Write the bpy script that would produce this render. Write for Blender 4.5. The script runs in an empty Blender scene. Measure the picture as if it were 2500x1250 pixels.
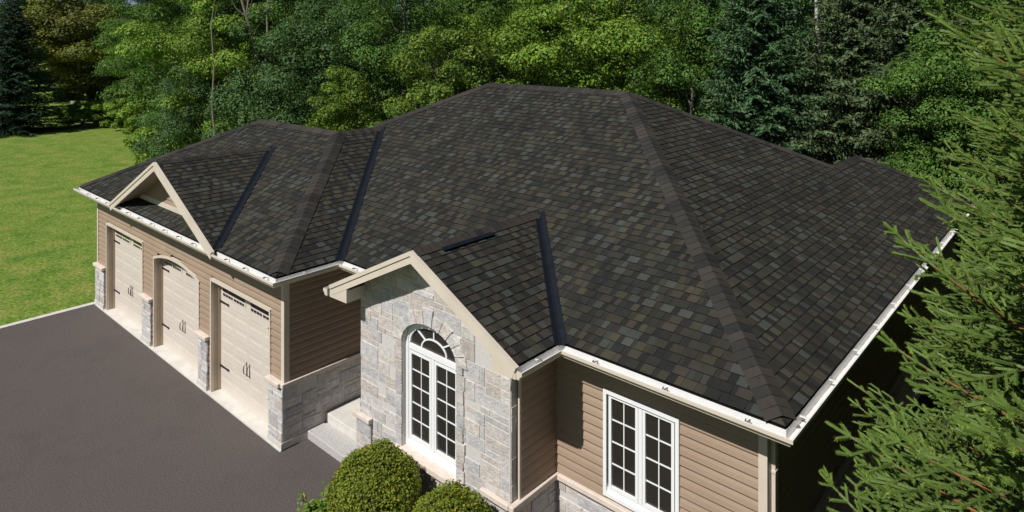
import bpy, math, random
import numpy as np
from mathutils import Vector, Matrix
sc = bpy.context.scene
R = math.radians
# ------------------------------------------------------------------ camera, sky, sun
CAMX, CAMY, CAMZ, YAW, FPX, PPX = 2.6187, -7.3789, 7.86, 40.547, 1620.74, 1313.64
cd = bpy.data.cameras.new('camera'); cam = bpy.data.objects.new('camera', cd); sc.collection.objects.link(cam)
cam.location = (CAMX, CAMY, CAMZ); cam.rotation_euler = (R(90), 0, R(YAW))
cd.sensor_width = 36; cd.lens = FPX/2500*36
cd.shift_x = (1250-PPX)/2500; cd.shift_y = -(625-96.75)/2500
cd.clip_start = .05; cd.clip_end = 2000
sc.camera = cam
SUN_DIR = Vector((0.02, 1.0, -1.15)).normalized()
ELEV = math.asin(-SUN_DIR.z)
w = bpy.data.worlds.new('World'); sc.world = w; w.use_nodes = True
nt = w.node_tree; bg = nt.nodes['Background']
sky = nt.nodes.new('ShaderNodeTexSky'); sky.sky_type = 'NISHITA'; sky.sun_disc = False
sky.sun_elevation = ELEV; sky.sun_rotation = R(180); sky.air_density = .6; sky.dust_density = .3; sky.ozone_density = 1.0
nt.links.new(sky.outputs[0], bg.inputs[0]); bg.inputs[1].default_value = .05
sl = bpy.data.lights.new('sun', 'SUN'); sl.energy = 5.0; sl.angle = R(.5); sl.color = (1, .965, .915)
so = bpy.data.objects.new('sun', sl); sc.collection.objects.link(so)
so.rotation_euler = SUN_DIR.to_track_quat('-Z', 'Y').to_euler(); so.location = (0, -20, 30)
sc.view_settings.view_transform = 'Standard'; sc.view_settings.look = 'None'
sc.view_settings.exposure = -.05; sc.view_settings.gamma = 1
sc.render.engine = 'CYCLES'
col = sc.collection
rnd = random.Random(7)

# ------------------------------------------------------------------ materials
def mat(name, base, rough=.7, c2=None, scale=4., c3=None, bump=0., bscale=60., metal=0., spec=.5, attr=False, trans=0., detail=6., coat=0.):
    m = bpy.data.materials.new(name); m.use_nodes = True; n = m.node_tree; L = n.links
    b = n.nodes['Principled BSDF']; b.inputs['Roughness'].default_value = rough
    b.inputs['Metallic'].default_value = metal; b.inputs['Specular IOR Level'].default_value = spec
    tc = n.nodes.new('ShaderNodeTexCoord'); src = None
    def noise(s, d=detail, r=.6):
        t = n.nodes.new('ShaderNodeTexNoise'); t.inputs['Scale'].default_value = s; t.inputs['Detail'].default_value = d
        t.inputs['Roughness'].default_value = r; L.new(tc.outputs['Object'], t.inputs['Vector']); return t
    if c2:
        t = noise(scale); rp = n.nodes.new('ShaderNodeValToRGB'); e = rp.color_ramp.elements
        e[0].position = .35; e[0].color = (*base, 1); e[1].position = .65; e[1].color = (*c2, 1)
        if c3: q = e.new(.5); q.color = (*c3, 1)
        L.new(t.outputs[0], rp.inputs[0]); src = rp.outputs[0]
    else:
        rgb = n.nodes.new('ShaderNodeRGB'); rgb.outputs[0].default_value = (*base, 1); src = rgb.outputs[0]
    if attr:
        a = n.nodes.new('ShaderNodeAttribute'); a.attribute_name = 'tint'
        mx = n.nodes.new('ShaderNodeMix'); mx.data_type = 'RGBA'; mx.blend_type = 'MULTIPLY'; mx.inputs[0].default_value = 1
        L.new(src, mx.inputs[6]); L.new(a.outputs['Color'], mx.inputs[7]); src = mx.outputs[2]
    L.new(src, b.inputs['Base Color'])
    if bump:
        t = noise(bscale, 5); bp = n.nodes.new('ShaderNodeBump'); bp.inputs['Strength'].default_value = bump; bp.inputs['Distance'].default_value = .02
        L.new(t.outputs[0], bp.inputs['Height']); L.new(bp.outputs[0], b.inputs['Normal'])
    if trans:
        out = n.nodes['Material Output']; tr = n.nodes.new('ShaderNodeBsdfTranslucent'); mxs = n.nodes.new('ShaderNodeMixShader')
        mxs.inputs[0].default_value = trans
        gm = n.nodes.new('ShaderNodeMix'); gm.data_type = 'RGBA'; gm.blend_type = 'MULTIPLY'; gm.inputs[0].default_value = 1
        L.new(src, gm.inputs[6]); gm.inputs[7].default_value = (1.3, 1.35, .5, 1); L.new(gm.outputs[2], tr.inputs['Color'])
        L.new(b.outputs[0], mxs.inputs[1]); L.new(tr.outputs[0], mxs.inputs[2]); L.new(mxs.outputs[0], out.inputs['Surface'])
    return m
M = {}
M['siding'] = mat('tan vinyl siding', (.325, .237, .172), .5, (.365, .268, .196), 1.3, bump=.05, bscale=90, spec=.35)
M['cream'] = mat('cream trim', (.60, .53, .44), .5, (.66, .585, .49), 2.0, spec=.3)
M['tantrim'] = mat('tan soffit', (.42, .34, .25), .6, (.46, .37, .28), 3.)
M['white'] = mat('white aluminium', (.80, .79, .77), .4, (.74, .735, .725), 5., spec=.4)
M['doorc'] = mat('cream garage door', (.63, .565, .495), .45, (.67, .605, .53), 1.2, spec=.3)
M['vinyl'] = mat('white vinyl frame', (.83, .84, .85), .35, spec=.4)
M['black'] = mat('black iron', (.012, .012, .013), .4)
M['iron'] = mat('brown iron and strap shade', (.16, .14, .12), .35, metal=.4)
M['valley'] = mat('dark valley metal', (.006, .008, .012), .45, (.010, .012, .017), 7., metal=0., spec=.35)
M['roof'] = mat('asphalt shingles', (.86, .86, .87), .93, (1.14, 1.12, 1.08), 1.1, attr=True, bump=.6, bscale=170, spec=.2, detail=9)
M['deck'] = mat('dark roof felt', (.015, .014, .013), .95, spec=.1)
M['stone'] = mat('ledge stone', (.80, .80, .82), .9, (1.17, 1.13, 1.09), 11., attr=True, bump=1.0, bscale=30, spec=.25, detail=8)
M['mortar'] = mat('pale mortar', (.64, .61, .585), .95, (.56, .535, .51), 20., bump=.4, bscale=150, spec=.1)
M['lime'] = mat('limestone cap', (.62, .53, .46), .8, (.70, .62, .55), 7., bump=.25, bscale=70, spec=.2)
M['conc'] = mat('concrete', (.55, .53, .49), .9, (.66, .635, .59), 3., bump=.3, bscale=120, spec=.2)
M['gran'] = mat('grey granite', (.38, .37, .36), .8, (.55, .53, .52), 38., bump=.25, bscale=150, spec=.3)
M['bark'] = mat('grey bark', (.10, .08, .065), .9, (.18, .155, .13), 8., bump=.8, bscale=20)
M['palebark'] = mat('pale bark', (.17, .135, .115), .9, (.25, .21, .18), 6., bump=.5, bscale=20)
M['birch'] = mat('white birch bark', (.50, .48, .46), .8, (.20, .18, .17), 5., c3=(.6, .59, .57), bump=.3)
M['twig'] = mat('orange spruce twig', (.27, .12, .035), .8, (.15, .085, .04), 12., spec=.2)
M['mulch'] = mat('bark mulch', (.035, .022, .015), .95, (.09, .06, .04), 30., bump=1., bscale=60)
def leafmat(name, c, trans=.22, rough=.6, spec=.2): M[name] = mat(name, c, rough, attr=True, trans=trans, spec=spec)
leafmat('leaf_maple', (.145, .25, .034)); leafmat('leaf_mid', (.09, .18, .034)); leafmat('leaf_dark', (.04, .088, .022))
leafmat('leaf_yellow', (.13, .21, .034)); leafmat('leaf_olive', (.125, .15, .03)); leafmat('leaf_silver', (.085, .165, .055))
leafmat('leaf_box', (.175, .225, .027), .22); leafmat('needle_blue', (.075, .15, .062), .1, .6, .25); leafmat('needle_grey', (.095, .145, .062), .12, .6, .25)
leafmat('needle_dark', (.035, .07, .042), .1, .6, .2); leafmat('needle_near', (.155, .235, .047), .18, .55, .25)
# glass
g = bpy.data.materials.new('dark window glass'); g.use_nodes = True
b = g.node_tree.nodes['Principled BSDF']; b.inputs['Base Color'].default_value = (.028, .025, .022, 1); b.inputs['Roughness'].default_value = .04
b.inputs['Specular IOR Level'].default_value = .5; M['glass'] = g
# driveway
def ground_mat(name, cols, scale, fine, fstr, bump, bscale, rough=.95):
    m = bpy.data.materials.new(name); m.use_nodes = True; n = m.node_tree; L = n.links; b = n.nodes['Principled BSDF']
    b.inputs['Roughness'].default_value = rough; b.inputs['Specular IOR Level'].default_value = .15
    tc = n.nodes.new('ShaderNodeTexCoord')
    def noise(s, d): t = n.nodes.new('ShaderNodeTexNoise'); t.inputs['Scale'].default_value = s; t.inputs['Detail'].default_value = d; t.inputs['Roughness'].default_value=.65; L.new(tc.outputs['Object'], t.inputs['Vector']); return t
    t = noise(scale, 12); t.inputs['Roughness'].default_value = .78; rp = n.nodes.new('ShaderNodeValToRGB'); e = rp.color_ramp.elements
    e[0].position = .38; e[0].color = (*cols[0], 1); e[1].position = .62; e[1].color = (*cols[-1], 1)
    for i, c in enumerate(cols[1:-1]): q = e.new(.38+.24*(i+1)/(len(cols)-1)); q.color = (*c, 1)
    L.new(t.outputs[0], rp.inputs[0])
    f = noise(fine, 4); mr = n.nodes.new('ShaderNodeMapRange'); mr.inputs[1].default_value = .3; mr.inputs[2].default_value = .7
    mr.inputs[3].default_value = 1-fstr; mr.inputs[4].default_value = 1+fstr; L.new(f.outputs[0], mr.inputs[0])
    mx = n.nodes.new('ShaderNodeVectorMath'); mx.operation = 'SCALE'; L.new(rp.outputs[0], mx.inputs[0]); L.new(mr.outputs[0], mx.inputs['Scale'])
    L.new(mx.outputs[0], b.inputs['Base Color'])
    t2 = noise(bscale, 4); bp = n.nodes.new('ShaderNodeBump'); bp.inputs['Strength'].default_value = bump; bp.inputs['Distance'].default_value = .03
    L.new(t2.outputs[0], bp.inputs['Height']); L.new(bp.outputs[0], b.inputs['Normal'])
    return m
M['drive'] = ground_mat('asphalt', [(.100, .086, .081), (.113, .097, .091), (.106, .092, .086)], .45, 42, .48, .6, 110)
M['lawn'] = ground_mat('lawn grass', [(.085, .165, .022), (.145, .22, .034), (.23, .24, .06)], .8, 9, .55, 1.0, 12)
M['floor'] = mat('needle litter with painted shade', (.022, .018, .012), .95, (.05, .042, .022), 2.5, bump=.8, bscale=12)  # litter colour with the shade under the spruces painted in
M['blade'] = mat('grass blade', (.15, .21, .018), .6, attr=True, trans=.2)

# ------------------------------------------------------------------ mesh building
class MB:
    def __init__(s): s.v = []; s.f = []; s.m = []; s.c = []; s.slots = []
    def slot(s, m):
        if m not in s.slots: s.slots.append(m)
        return s.slots.index(m)
    def poly(s, pts, m, c=(1, 1, 1)):
        k = len(s.v); s.v += [tuple(p) for p in pts]; s.f.append(tuple(range(k, k+len(pts)))); s.m.append(s.slot(m)); s.c.append(c)
    def box(s, x0, x1, y0, y1, z0, z1, m, c=(1, 1, 1)):
        P = [(x0,y0,z0),(x1,y0,z0),(x1,y1,z0),(x0,y1,z0),(x0,y0,z1),(x1,y0,z1),(x1,y1,z1),(x0,y1,z1)]
        k = len(s.v); s.v += P
        for f in ((3,2,1,0),(4,5,6,7),(0,1,5,4),(1,2,6,5),(2,3,7,6),(3,0,4,7)):
            s.f.append(tuple(k+i for i in f)); s.m.append(s.slot(m)); s.c.append(c)
        return s
    def prism(s, uv, O, U, V, N, n0, n1, m, c=(1,1,1), top=1.0):
        # polygon (u,v) extruded from n0 to n1 along N; optional shrink of the top towards the centroid (metres)
        cu = sum(p[0] for p in uv)/len(uv); cv = sum(p[1] for p in uv)/len(uv)
        def P(u, v, n): return O + U*u + V*v + N*n
        bot = [P(u, v, n0) for u, v in uv]; tp = []
        for u, v in uv:
            if top != 1.0:
                su = max(.5, 1-(1-top)/max(abs(u-cu), .02)*.1) if abs(u-cu) > 1e-6 else 1; sv = max(.5, 1-(1-top)/max(abs(v-cv), .02)*.1)
                tp.append(P(cu+(u-cu)*su, cv+(v-cv)*sv, n1))
            else: tp.append(P(u, v, n1))
        s.poly(tp, m, c); s.poly(bot[::-1], m, c)
        L = len(uv)
        for i in range(L):
            j = (i+1) % L; s.poly([bot[i], bot[j], tp[j], tp[i]], m, c)
        return s
    def tube(s, pts, rads, m, n=6, c=(1,1,1)):
        rings = []
        for i, p in enumerate(pts):
            p = Vector(p); a = Vector(pts[max(i-1, 0)]); b2 = Vector(pts[min(i+1, len(pts)-1)]); d = (b2-a).normalized()
            x = d.orthogonal().normalized(); y = d.cross(x)
            if rings and False: pass
            k = len(s.v); s.v += [tuple(p + (x*math.cos(2*math.pi*j/n)+y*math.sin(2*math.pi*j/n))*rads[i]) for j in range(n)]; rings.append(k)
        for a, b2 in zip(rings, rings[1:]):
            for j in range(n):
                s.f.append((a+j, a+(j+1) % n, b2+(j+1) % n, b2+j)); s.m.append(s.slot(m)); s.c.append(c)
        return s
    def build(s, name, parent=None, smooth=False, bevel=0):
        me = bpy.data.meshes.new(name); me.from_pydata(s.v, [], s.f)
        for q in s.slots: me.materials.append(M[q])
        me.polygons.foreach_set('material_index', s.m)
        a = me.attributes.new('tint', 'FLOAT_COLOR', 'FACE')
        a.data.foreach_set('color', np.array([(*q, 1) for q in s.c], dtype=np.float32).ravel())
        if smooth: me.polygons.foreach_set('use_smooth', [True]*len(s.f))
        me.update()
        o = bpy.data.objects.new(name, me); col.objects.link(o)
        if parent: o.parent = parent
        if bevel:
            bv = o.modifiers.new('bevel', 'BEVEL'); bv.width = bevel; bv.segments = 2; bv.limit_method = 'ANGLE'
        return o
def thing(name, label, cat, loc=(0, 0, 0), group=None):
    o = bpy.data.objects.new(name, None); col.objects.link(o); o.location = loc; o['label'] = label; o['category'] = cat
    if group: o['group'] = group
    o.empty_display_size = .3
    return o
def tag(o, label, cat, group=None):
    o['label'] = label; o['category'] = cat
    if group: o['group'] = group
    return o
V3 = Vector
def clip(poly, nx, ny, d):          # keep nx*u+ny*v <= d
    out = []
    for i in range(len(poly)):
        a, b2 = poly[i], poly[(i+1) % len(poly)]; fa = nx*a[0]+ny*a[1]-d; fb = nx*b2[0]+ny*b2[1]-d
        if fa <= 0: out.append(a)
        if fa*fb < 0: t = fa/(fa-fb); out.append((a[0]+(b2[0]-a[0])*t, a[1]+(b2[1]-a[1])*t))
    return out
def clip_convex(poly, cv):          # cv counter-clockwise
    for i in range(len(cv)):
        a, b2 = cv[i], cv[(i+1) % len(cv)]; nx, ny = b2[1]-a[1], -(b2[0]-a[0])
        poly = clip(poly, nx, ny, nx*a[0]+ny*a[1])
        if len(poly) < 3: return []
    return poly
def ccw(p):
    A = sum(p[i][0]*p[(i+1) % len(p)][1]-p[(i+1) % len(p)][0]*p[i][1] for i in range(len(p)))
    return p if A > 0 else p[::-1]
def area(p): return abs(sum(p[i][0]*p[(i+1) % len(p)][1]-p[(i+1) % len(p)][0]*p[i][1] for i in range(len(p))))/2

# ------------------------------------------------------------------ setting: ground
def sheet(name, pts, z, m, kind='structure', thick=None):
    b_ = MB()
    if thick: b_.prism([(p[0], p[1]) for p in pts], V3((0,0,z-thick)), V3((1,0,0)), V3((0,1,0)), V3((0,0,1)), 0, thick, m)
    else: b_.poly([(p[0], p[1], z) for p in ccw(pts)], m)
    o = b_.build(name); o['kind'] = kind; return o
S = 900
sheet('lawn', [(-S,-S), (S,-S), (S,S), (-S,S)], -.012, 'lawn')
dr = [(-20.15,-.97),(-9.36,-.97),(-9.36,-.3),(-7.7,-.3),(-7.5,-.9),(-7.55,-1.5),(-7.2,-2.4),(-6.6,-4.5),(-6.2,-14),(-20.15,-14)]
sheet('driveway', dr, .0, 'drive')
sheet('kerb', [(-20.34,-14),(-20.15,-14),(-20.15,-.62),(-20.34,-.62)], .035, 'conc', thick=.08)
bed = [(-7.72,-.3),(-7.5,-.9),(-7.57,-1.5),(-7.22,-2.4),(-6.62,-4.5),(-6.4,-6.0),(2,-5.4),(2,.6),(-7.7,.6)]
sheet('planting_bed', bed, .004, 'mulch')

floor = [(-.6, .6), (2, .6), (2, -5), (14, -5), (30, 10), (10, 60), (-40, 80), (-58, 62), (-46, 30), (-35, 17), (-22, 16), (-5, 14.6), (-.6, 14.2)]
sheet('forest_floor', floor, .002, 'floor')  # dark litter sheet, also painting in the shade between wall and spruces
house = thing('bungalow', 'single storey hip roofed house with tan siding, pale stone and dark shingles', 'house', (-8, 6, 0))
HO = V3(house.location)
class HB(MB):                       # builder whose objects are children of the house (placed at world coordinates)
    def build(s, name, parent=None, **k):
        par = parent or house
        o = MB.build(s, name, par, **k)
        o.matrix_parent_inverse = Matrix.Translation(-HO) if par is house else Matrix.Identity(4)
        return o
ZL, m_ = 3.44, .5143
C_, G_, GW, D_, E_ = 8.8474, 1.3665, 11.8518, 3.2582, .8413
K_, MD = 3.85, 6.146
PAL = [((.026,.027,.026), 16), ((.036,.036,.032), 26), ((.046,.041,.036), 22), ((.053,.050,.038), 16), ((.054,.060,.058), 17)]
def palette():
    r = rnd.random()*sum(q[1] for q in PAL)
    for c, wt in PAL:
        r -= wt
        if r <= 0: break
    k = rnd.uniform(.85, 1.15)*.98
    return (c[0]*k, c[1]*k, c[2]*k*.93)
def slope(name, O, U, I, polys, m=m_, z0=ZL, shingles=True, t0=.125, ins=.03):
    """O plan point on the lip line, U along eave, I inward (plan); polys in plan coordinates."""
    U = V3((*U, 0)); I = V3((*I, 0)); O = V3((*O, 0)); k = math.sqrt(1+m*m)
    Sd = (I + V3((0,0,m)))/k; base = V3((O.x, O.y, z0-m*ins))
    N = U.cross(Sd)
    if N.z < 0: N = -N
    def P(u, v, n): return base + U*u + Sd*v + N*n
    hb = HB(); ex = .145
    for pl in polys:
        uv = []
        for x, y in pl:
            d = V3((x, y, 0))-O; uv.append((d.dot(U), d.dot(I)*k))
        uv = clip(ccw(uv), 0, -1, -t0*k)
        hb.poly([P(u, v, .001) for u, v in uv], 'deck'); hb.poly([P(u, v, -.03) for u, v in uv][::-1], 'deck')
        if not shingles: continue
        umin, umax = min(q[0] for q in uv), max(q[0] for q in uv); vmax = max(q[1] for q in uv)
        v = t0*k; row = 0
        rs = random.Random(int(abs(O.x)*100)*7+int(abs(O.y)*100)*3+int(abs(U.x)*10))
        while v < vmax:
            off = rs.uniform(-.3, 0); u = umin+off; raised = rs.random() < .5
            rr = random.Random(row*77+int(abs(O.x)*10)*5+int(abs(O.y)*100)+(3 if abs(U.x) > .5 else 0))
            while u < umax:
                wd = rr.uniform(.085, .20) if raised else rr.uniform(.05, .125)
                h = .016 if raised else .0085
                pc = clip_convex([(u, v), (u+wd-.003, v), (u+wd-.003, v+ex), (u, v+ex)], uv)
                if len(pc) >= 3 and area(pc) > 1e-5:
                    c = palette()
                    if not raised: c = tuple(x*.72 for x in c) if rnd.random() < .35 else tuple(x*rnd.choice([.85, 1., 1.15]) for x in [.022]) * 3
                    H = lambda q: h*(1-(q[1]-v)/ex)+.003
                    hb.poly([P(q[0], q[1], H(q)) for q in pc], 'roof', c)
                    lo = [q for q in pc if abs(q[1]-v) < 1e-6]
                    if len(lo) >= 2:
                        a, b2 = min(lo), max(lo); hb.poly([P(a[0], v, 0), P(b2[0], v, 0), P(b2[0], v, H(a)), P(a[0], v, H(a))], 'roof', (.012,.012,.012))  # tab butts coloured near black as a painted shadow line
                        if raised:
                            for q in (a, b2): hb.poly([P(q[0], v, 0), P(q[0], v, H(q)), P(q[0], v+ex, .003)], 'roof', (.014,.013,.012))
                u += wd; raised = (not raised) if rr.random() < .8 else raised
            v += ex; row += 1
    return hb.build(name)
def zr(t, m=m_): return ZL+m*(t-.03)
A = (-C_-GW, -G_); B = (-C_, -G_); Cc = (-C_, 0); F = (0, 0)
T1 = (-C_-GW+K_, -G_+K_); T2 = (-C_-K_, -G_+K_); T3 = (-C_-K_, K_)
XH = -10.7838-MD+K_; R1 = (-10.7838, MD); R2 = (-MD, MD)
slope('roof_slope', F, (1,0), (0,1), [[F, Cc, T3, (-K_, K_)], [(-K_, K_), (XH, K_), R1, R2]])
slope('roof_slope', F, (0,1), (-1,0), [[F, (-2.5, 2.5), (-2.5, 11.77), (0, 14.27)], [(-2.5, 2.5), (-2.5, 2*MD-2.5), R2]])
slope('roof_slope', A, (1,0), (0,1), [[A, B, T2, T1]])
slope('roof_slope', B, (0,1), (-1,0), [[B, Cc, T3, T2]])
slope('roof_slope', A, (0,1), (1,0), [[A, (A[0], A[1]+2*K_), T1]])
# far sides of the roof
YB = 2*MD; YG2 = -G_+2*K_
slope('roof_slope', (0, YB), (1,0), (0,-1), [[R1, R2, (-2.5, YB-2.5), (-2.5, YB), (-16.93, YB)]], shingles=False)
slope('roof_slope', (-16.93, 0), (0,1), (1,0), [[R1, (-16.93, YB), (-16.93, 3.5), (-13.6, 3.33), (XH, K_)]], shingles=False)
slope('roof_slope', (A[0], YG2), (1,0), (0,-1), [[T1, T2, (T2[0]-.685, T2[1]+.685), (-13.385-.5, YG2), (A[0], YG2)]], shingles=False)
slope('roof_slope', (T3[0]-K_, 0), (0,1), (1,0), [[T2, T3, (-13.385, 3.165)]], shingles=False)
slope('roof_slope', (-5, 0), (0,1), (1,0), [[(-2.5, YB-2.5), (-2.5, 11.77), (-5, 14.27), (-5, YB)]], shingles=False)
slope('roof_slope', (0, 14.27), (1,0), (0,-1), [[(-2.5, 11.77), (0, 14.27), (-5, 14.27)]], shingles=False)
# entrance gable roof
PX, PW, PWL, PZ = -5.56, 2.30, 2.41, 4.565
mr, ml = (PZ-ZL)/(PW-.03), (PZ-ZL)/(PWL-.03)
yv = .03+(PZ-ZL)/m_
slope('roof_slope', (-D_, 0), (0,1), (-1,0), [[(-D_, -E_+.03), (-D_, .03), (PX, yv), (PX, -E_+.03)]], m=mr)
slope('roof_slope', (PX-PWL, 0), (0,1), (1,0), [[(PX-PWL, -E_+.03), (PX-PWL, .03), (PX, yv), (PX, -E_+.03)]], m=ml)
# small garage gable roof
DX, DW, DZ, DZE, DY = -14.47, 3.08, 4.94, 3.475, -1.33
md = (DZ-DZE)/DW; yt = -G_+.03+(DZ-ZL)/m_; yb = -G_+.03+(DZE-ZL)/m_
slope('roof_slope', (DX+DW, 0), (0,1), (-1,0), [[(DX+DW, DY+.03), (DX+DW, yb), (DX, yt), (DX, DY+.03)]], m=md, z0=DZE, t0=0, ins=0)
slope('roof_slope', (DX-DW, 0), (0,1), (1,0), [[(DX-DW, DY+.03), (DX-DW, yb), (DX, yt), (DX, DY+.03)]], m=md, z0=DZE, t0=0, ins=0)

# hip and ridge caps: overlapping bent shingles
def cap(name, a, b2, s1, s2, wd=.20, skip=0):
    """a low end, b2 high end (3D); s1,s2 unit vectors lying in the two slopes, perpendicular-ish to the line"""
    a, b2 = V3(a), V3(b2); d = (b2-a); L = d.length; d.normalize(); hb = HB(); ex = .145; n = int(L/ex)+1; capcol = [rnd.choice([(.045,.041,.037), (.040,.038,.035), (.027,.027,.026), (.035,.034,.032), (.051,.045,.040)]) for _ in range(19)]
    up = (-(s1+s2)).normalized()
    for i in range(n):
        p = a+d*(i*ex); q = a+d*min(i*ex+ex+.03, L); k = capcol[(i//rnd.choice([1, 2, 2])) % len(capcol)]
        def ring(c, h): return [c+s1*wd*1.0+up*(h*.25+.021), c+s1*wd*.5+up*(h+.016), c+up*(h+.024), c+s2*wd*.5+up*(h+.016), c+s2*wd+up*(h*.25+.021)]
        r0, r1 = ring(p, .024), ring(q, .014); r2 = ring(p, .011)
        r0 = [x_ for x_ in r0]
        for j in range(4):
            hb.poly([r0[j], r0[j+1], r1[j+1], r1[j]], 'roof', k); hb.poly([r2[j], r2[j+1], r0[j+1], r0[j]], 'roof', tuple(x*.3 for x in k))  # cap fronts darkened in colour so sunlit steps read as shade
    return hb.build(name)
def hipv(ax, mm=m_):
    """unit vectors down each slope beside a hip whose plan direction is ax; perpendicular to the hip"""
    pass
def cap_between(name, pa, za, pb, zb, n1, n2, **k):
    a = V3((*pa, za)); b2 = V3((*pb, zb)); d = (b2-a).normalized()
    n1 = V3(n1).normalized(); n2 = V3(n2).normalized()
    s1 = n1.cross(d).normalized(); s2 = d.cross(n2).normalized()
    if s1.z > 0 or True:
        mid = (n1+n2)
        if s1.dot(n2) > 0 or s1.z > .0: pass
    # choose the sense that points down / away from the other slope
    if s1.dot(n2) < 0: s1 = -s1
    if s2.dot(n1) < 0: s2 = -s2
    # on a convex edge the vector lying in slope 1, pointing away from the edge, has n2 component < 0
    s1 = -s1; s2 = -s2
    if s1.dot(n2) > 0: s1 = -s1
    if s2.dot(n1) > 0: s2 = -s2
    return cap(name, a, b2, s1, s2, **k)
nS = (0, -m_, 1); nE = (m_, 0, 1); nW = (-m_, 0, 1); nN = (0, m_, 1)
h = zr
cap_between('hip_cap', (-.2, .2), h(.2), R2, h(MD), nS, nE)
cap_between('ridge_cap', R2, h(MD), R1, h(MD), nS, nN)
cap_between('hip_cap', (XH, K_), h(K_), R1, h(MD), nS, nW)
cap_between('hip_cap', (B[0]-.2, B[1]+.2), h(.2), T2, h(K_), nS, nE)
cap_between('hip_cap', (A[0]+.2, A[1]+.2), h(.2), T1, h(K_), nS, nW)
cap_between('ridge_cap', T1, h(K_), T2, h(K_), nS, nN)
cap_between('ridge_cap', T2, h(K_), T3, h(K_), nE, nW)
cap_between('hip_cap', (-2.5, YB-2.5), h(2.5), R2, h(MD), nE, nN)
cap_between('ridge_cap', (-2.5, YB-2.5), h(2.5), (-2.5, 11.77), h(2.5), nE, nW)
cap_between('hip_cap', (-.13, 14.14), h(.13), (-2.5, 11.77), h(2.5), nE, nN)
cap_between('ridge_cap', (PX, -E_+.03), PZ, (PX, yv), PZ, (mr,0,1), (-ml,0,1), wd=.15)
cap_between('ridge_cap', (DX, DY+.03), DZ, (DX, yt), DZ, (md,0,1), (-md,0,1), wd=.14)
# valley flashings
def valley(pa, za, pb, zb, n1, n2, wd=.105):
    a = V3((*pa, za)); b2 = V3((*pb, zb)); d = (b2-a).normalized(); n1 = V3(n1).normalized(); n2 = V3(n2).normalized()
    s1 = n1.cross(d).normalized(); s2 = n2.cross(d).normalized()
    if s1.dot(n2) < 0: s1 = -s1
    if s2.dot(n1) < 0: s2 = -s2
    up = ((n1+n2)/2).normalized(); hb = HB()
    n = max(2, int((b2-a).length/1.2))
    for i in range(n):
        p = a.lerp(b2, i/n); q = a.lerp(b2, (i+1)/n); o = .024+.002*(i % 2)
        pr = [(s1*wd+n1*.004), s1*wd+n1*o, s1*wd*.2+up*(o-.004), up*(o+.004), s2*wd*.2+up*(o-.004), s2*wd+n2*o, s2*wd+n2*.004]
        for u1, u2 in zip(pr, pr[1:]): hb.poly([p+u1, p+u2, q+u2, q+u1], 'valley')
    return hb.build('valley_flashing')
valley((Cc[0]-.06, Cc[1]+.06), h(.06), T3, h(K_), nE, nS)
valley((-D_-.06, .06), h(.06), (PX, yv), PZ, (mr,0,1), nS)
valley((PX-PWL+.06, .06), h(.06), (PX, yv), PZ, (-ml,0,1), nS)
valley((DX+DW-.02, yb+.03), DZE+.02, (DX, yt), DZ, (md,0,1), nS)
valley((DX-DW+.02, yb+.03), DZE+.02, (DX, yt), DZ, (-md,0,1), nS)
# dark ridge vent lying beside the entrance gable ridge
hb = HB(); dn = V3((1, 0, -mr)).normalized(); nn = V3((mr, 0, 1)).normalized(); O = V3((PX, -.33, PZ))+dn*.13
hb.prism([(0,0),(0,1.12),(.075,1.12),(.075,0)], O, dn, V3((0,1,0)), nn, .005, .05, 'valley'); hb.build('ridge_vent')

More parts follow.
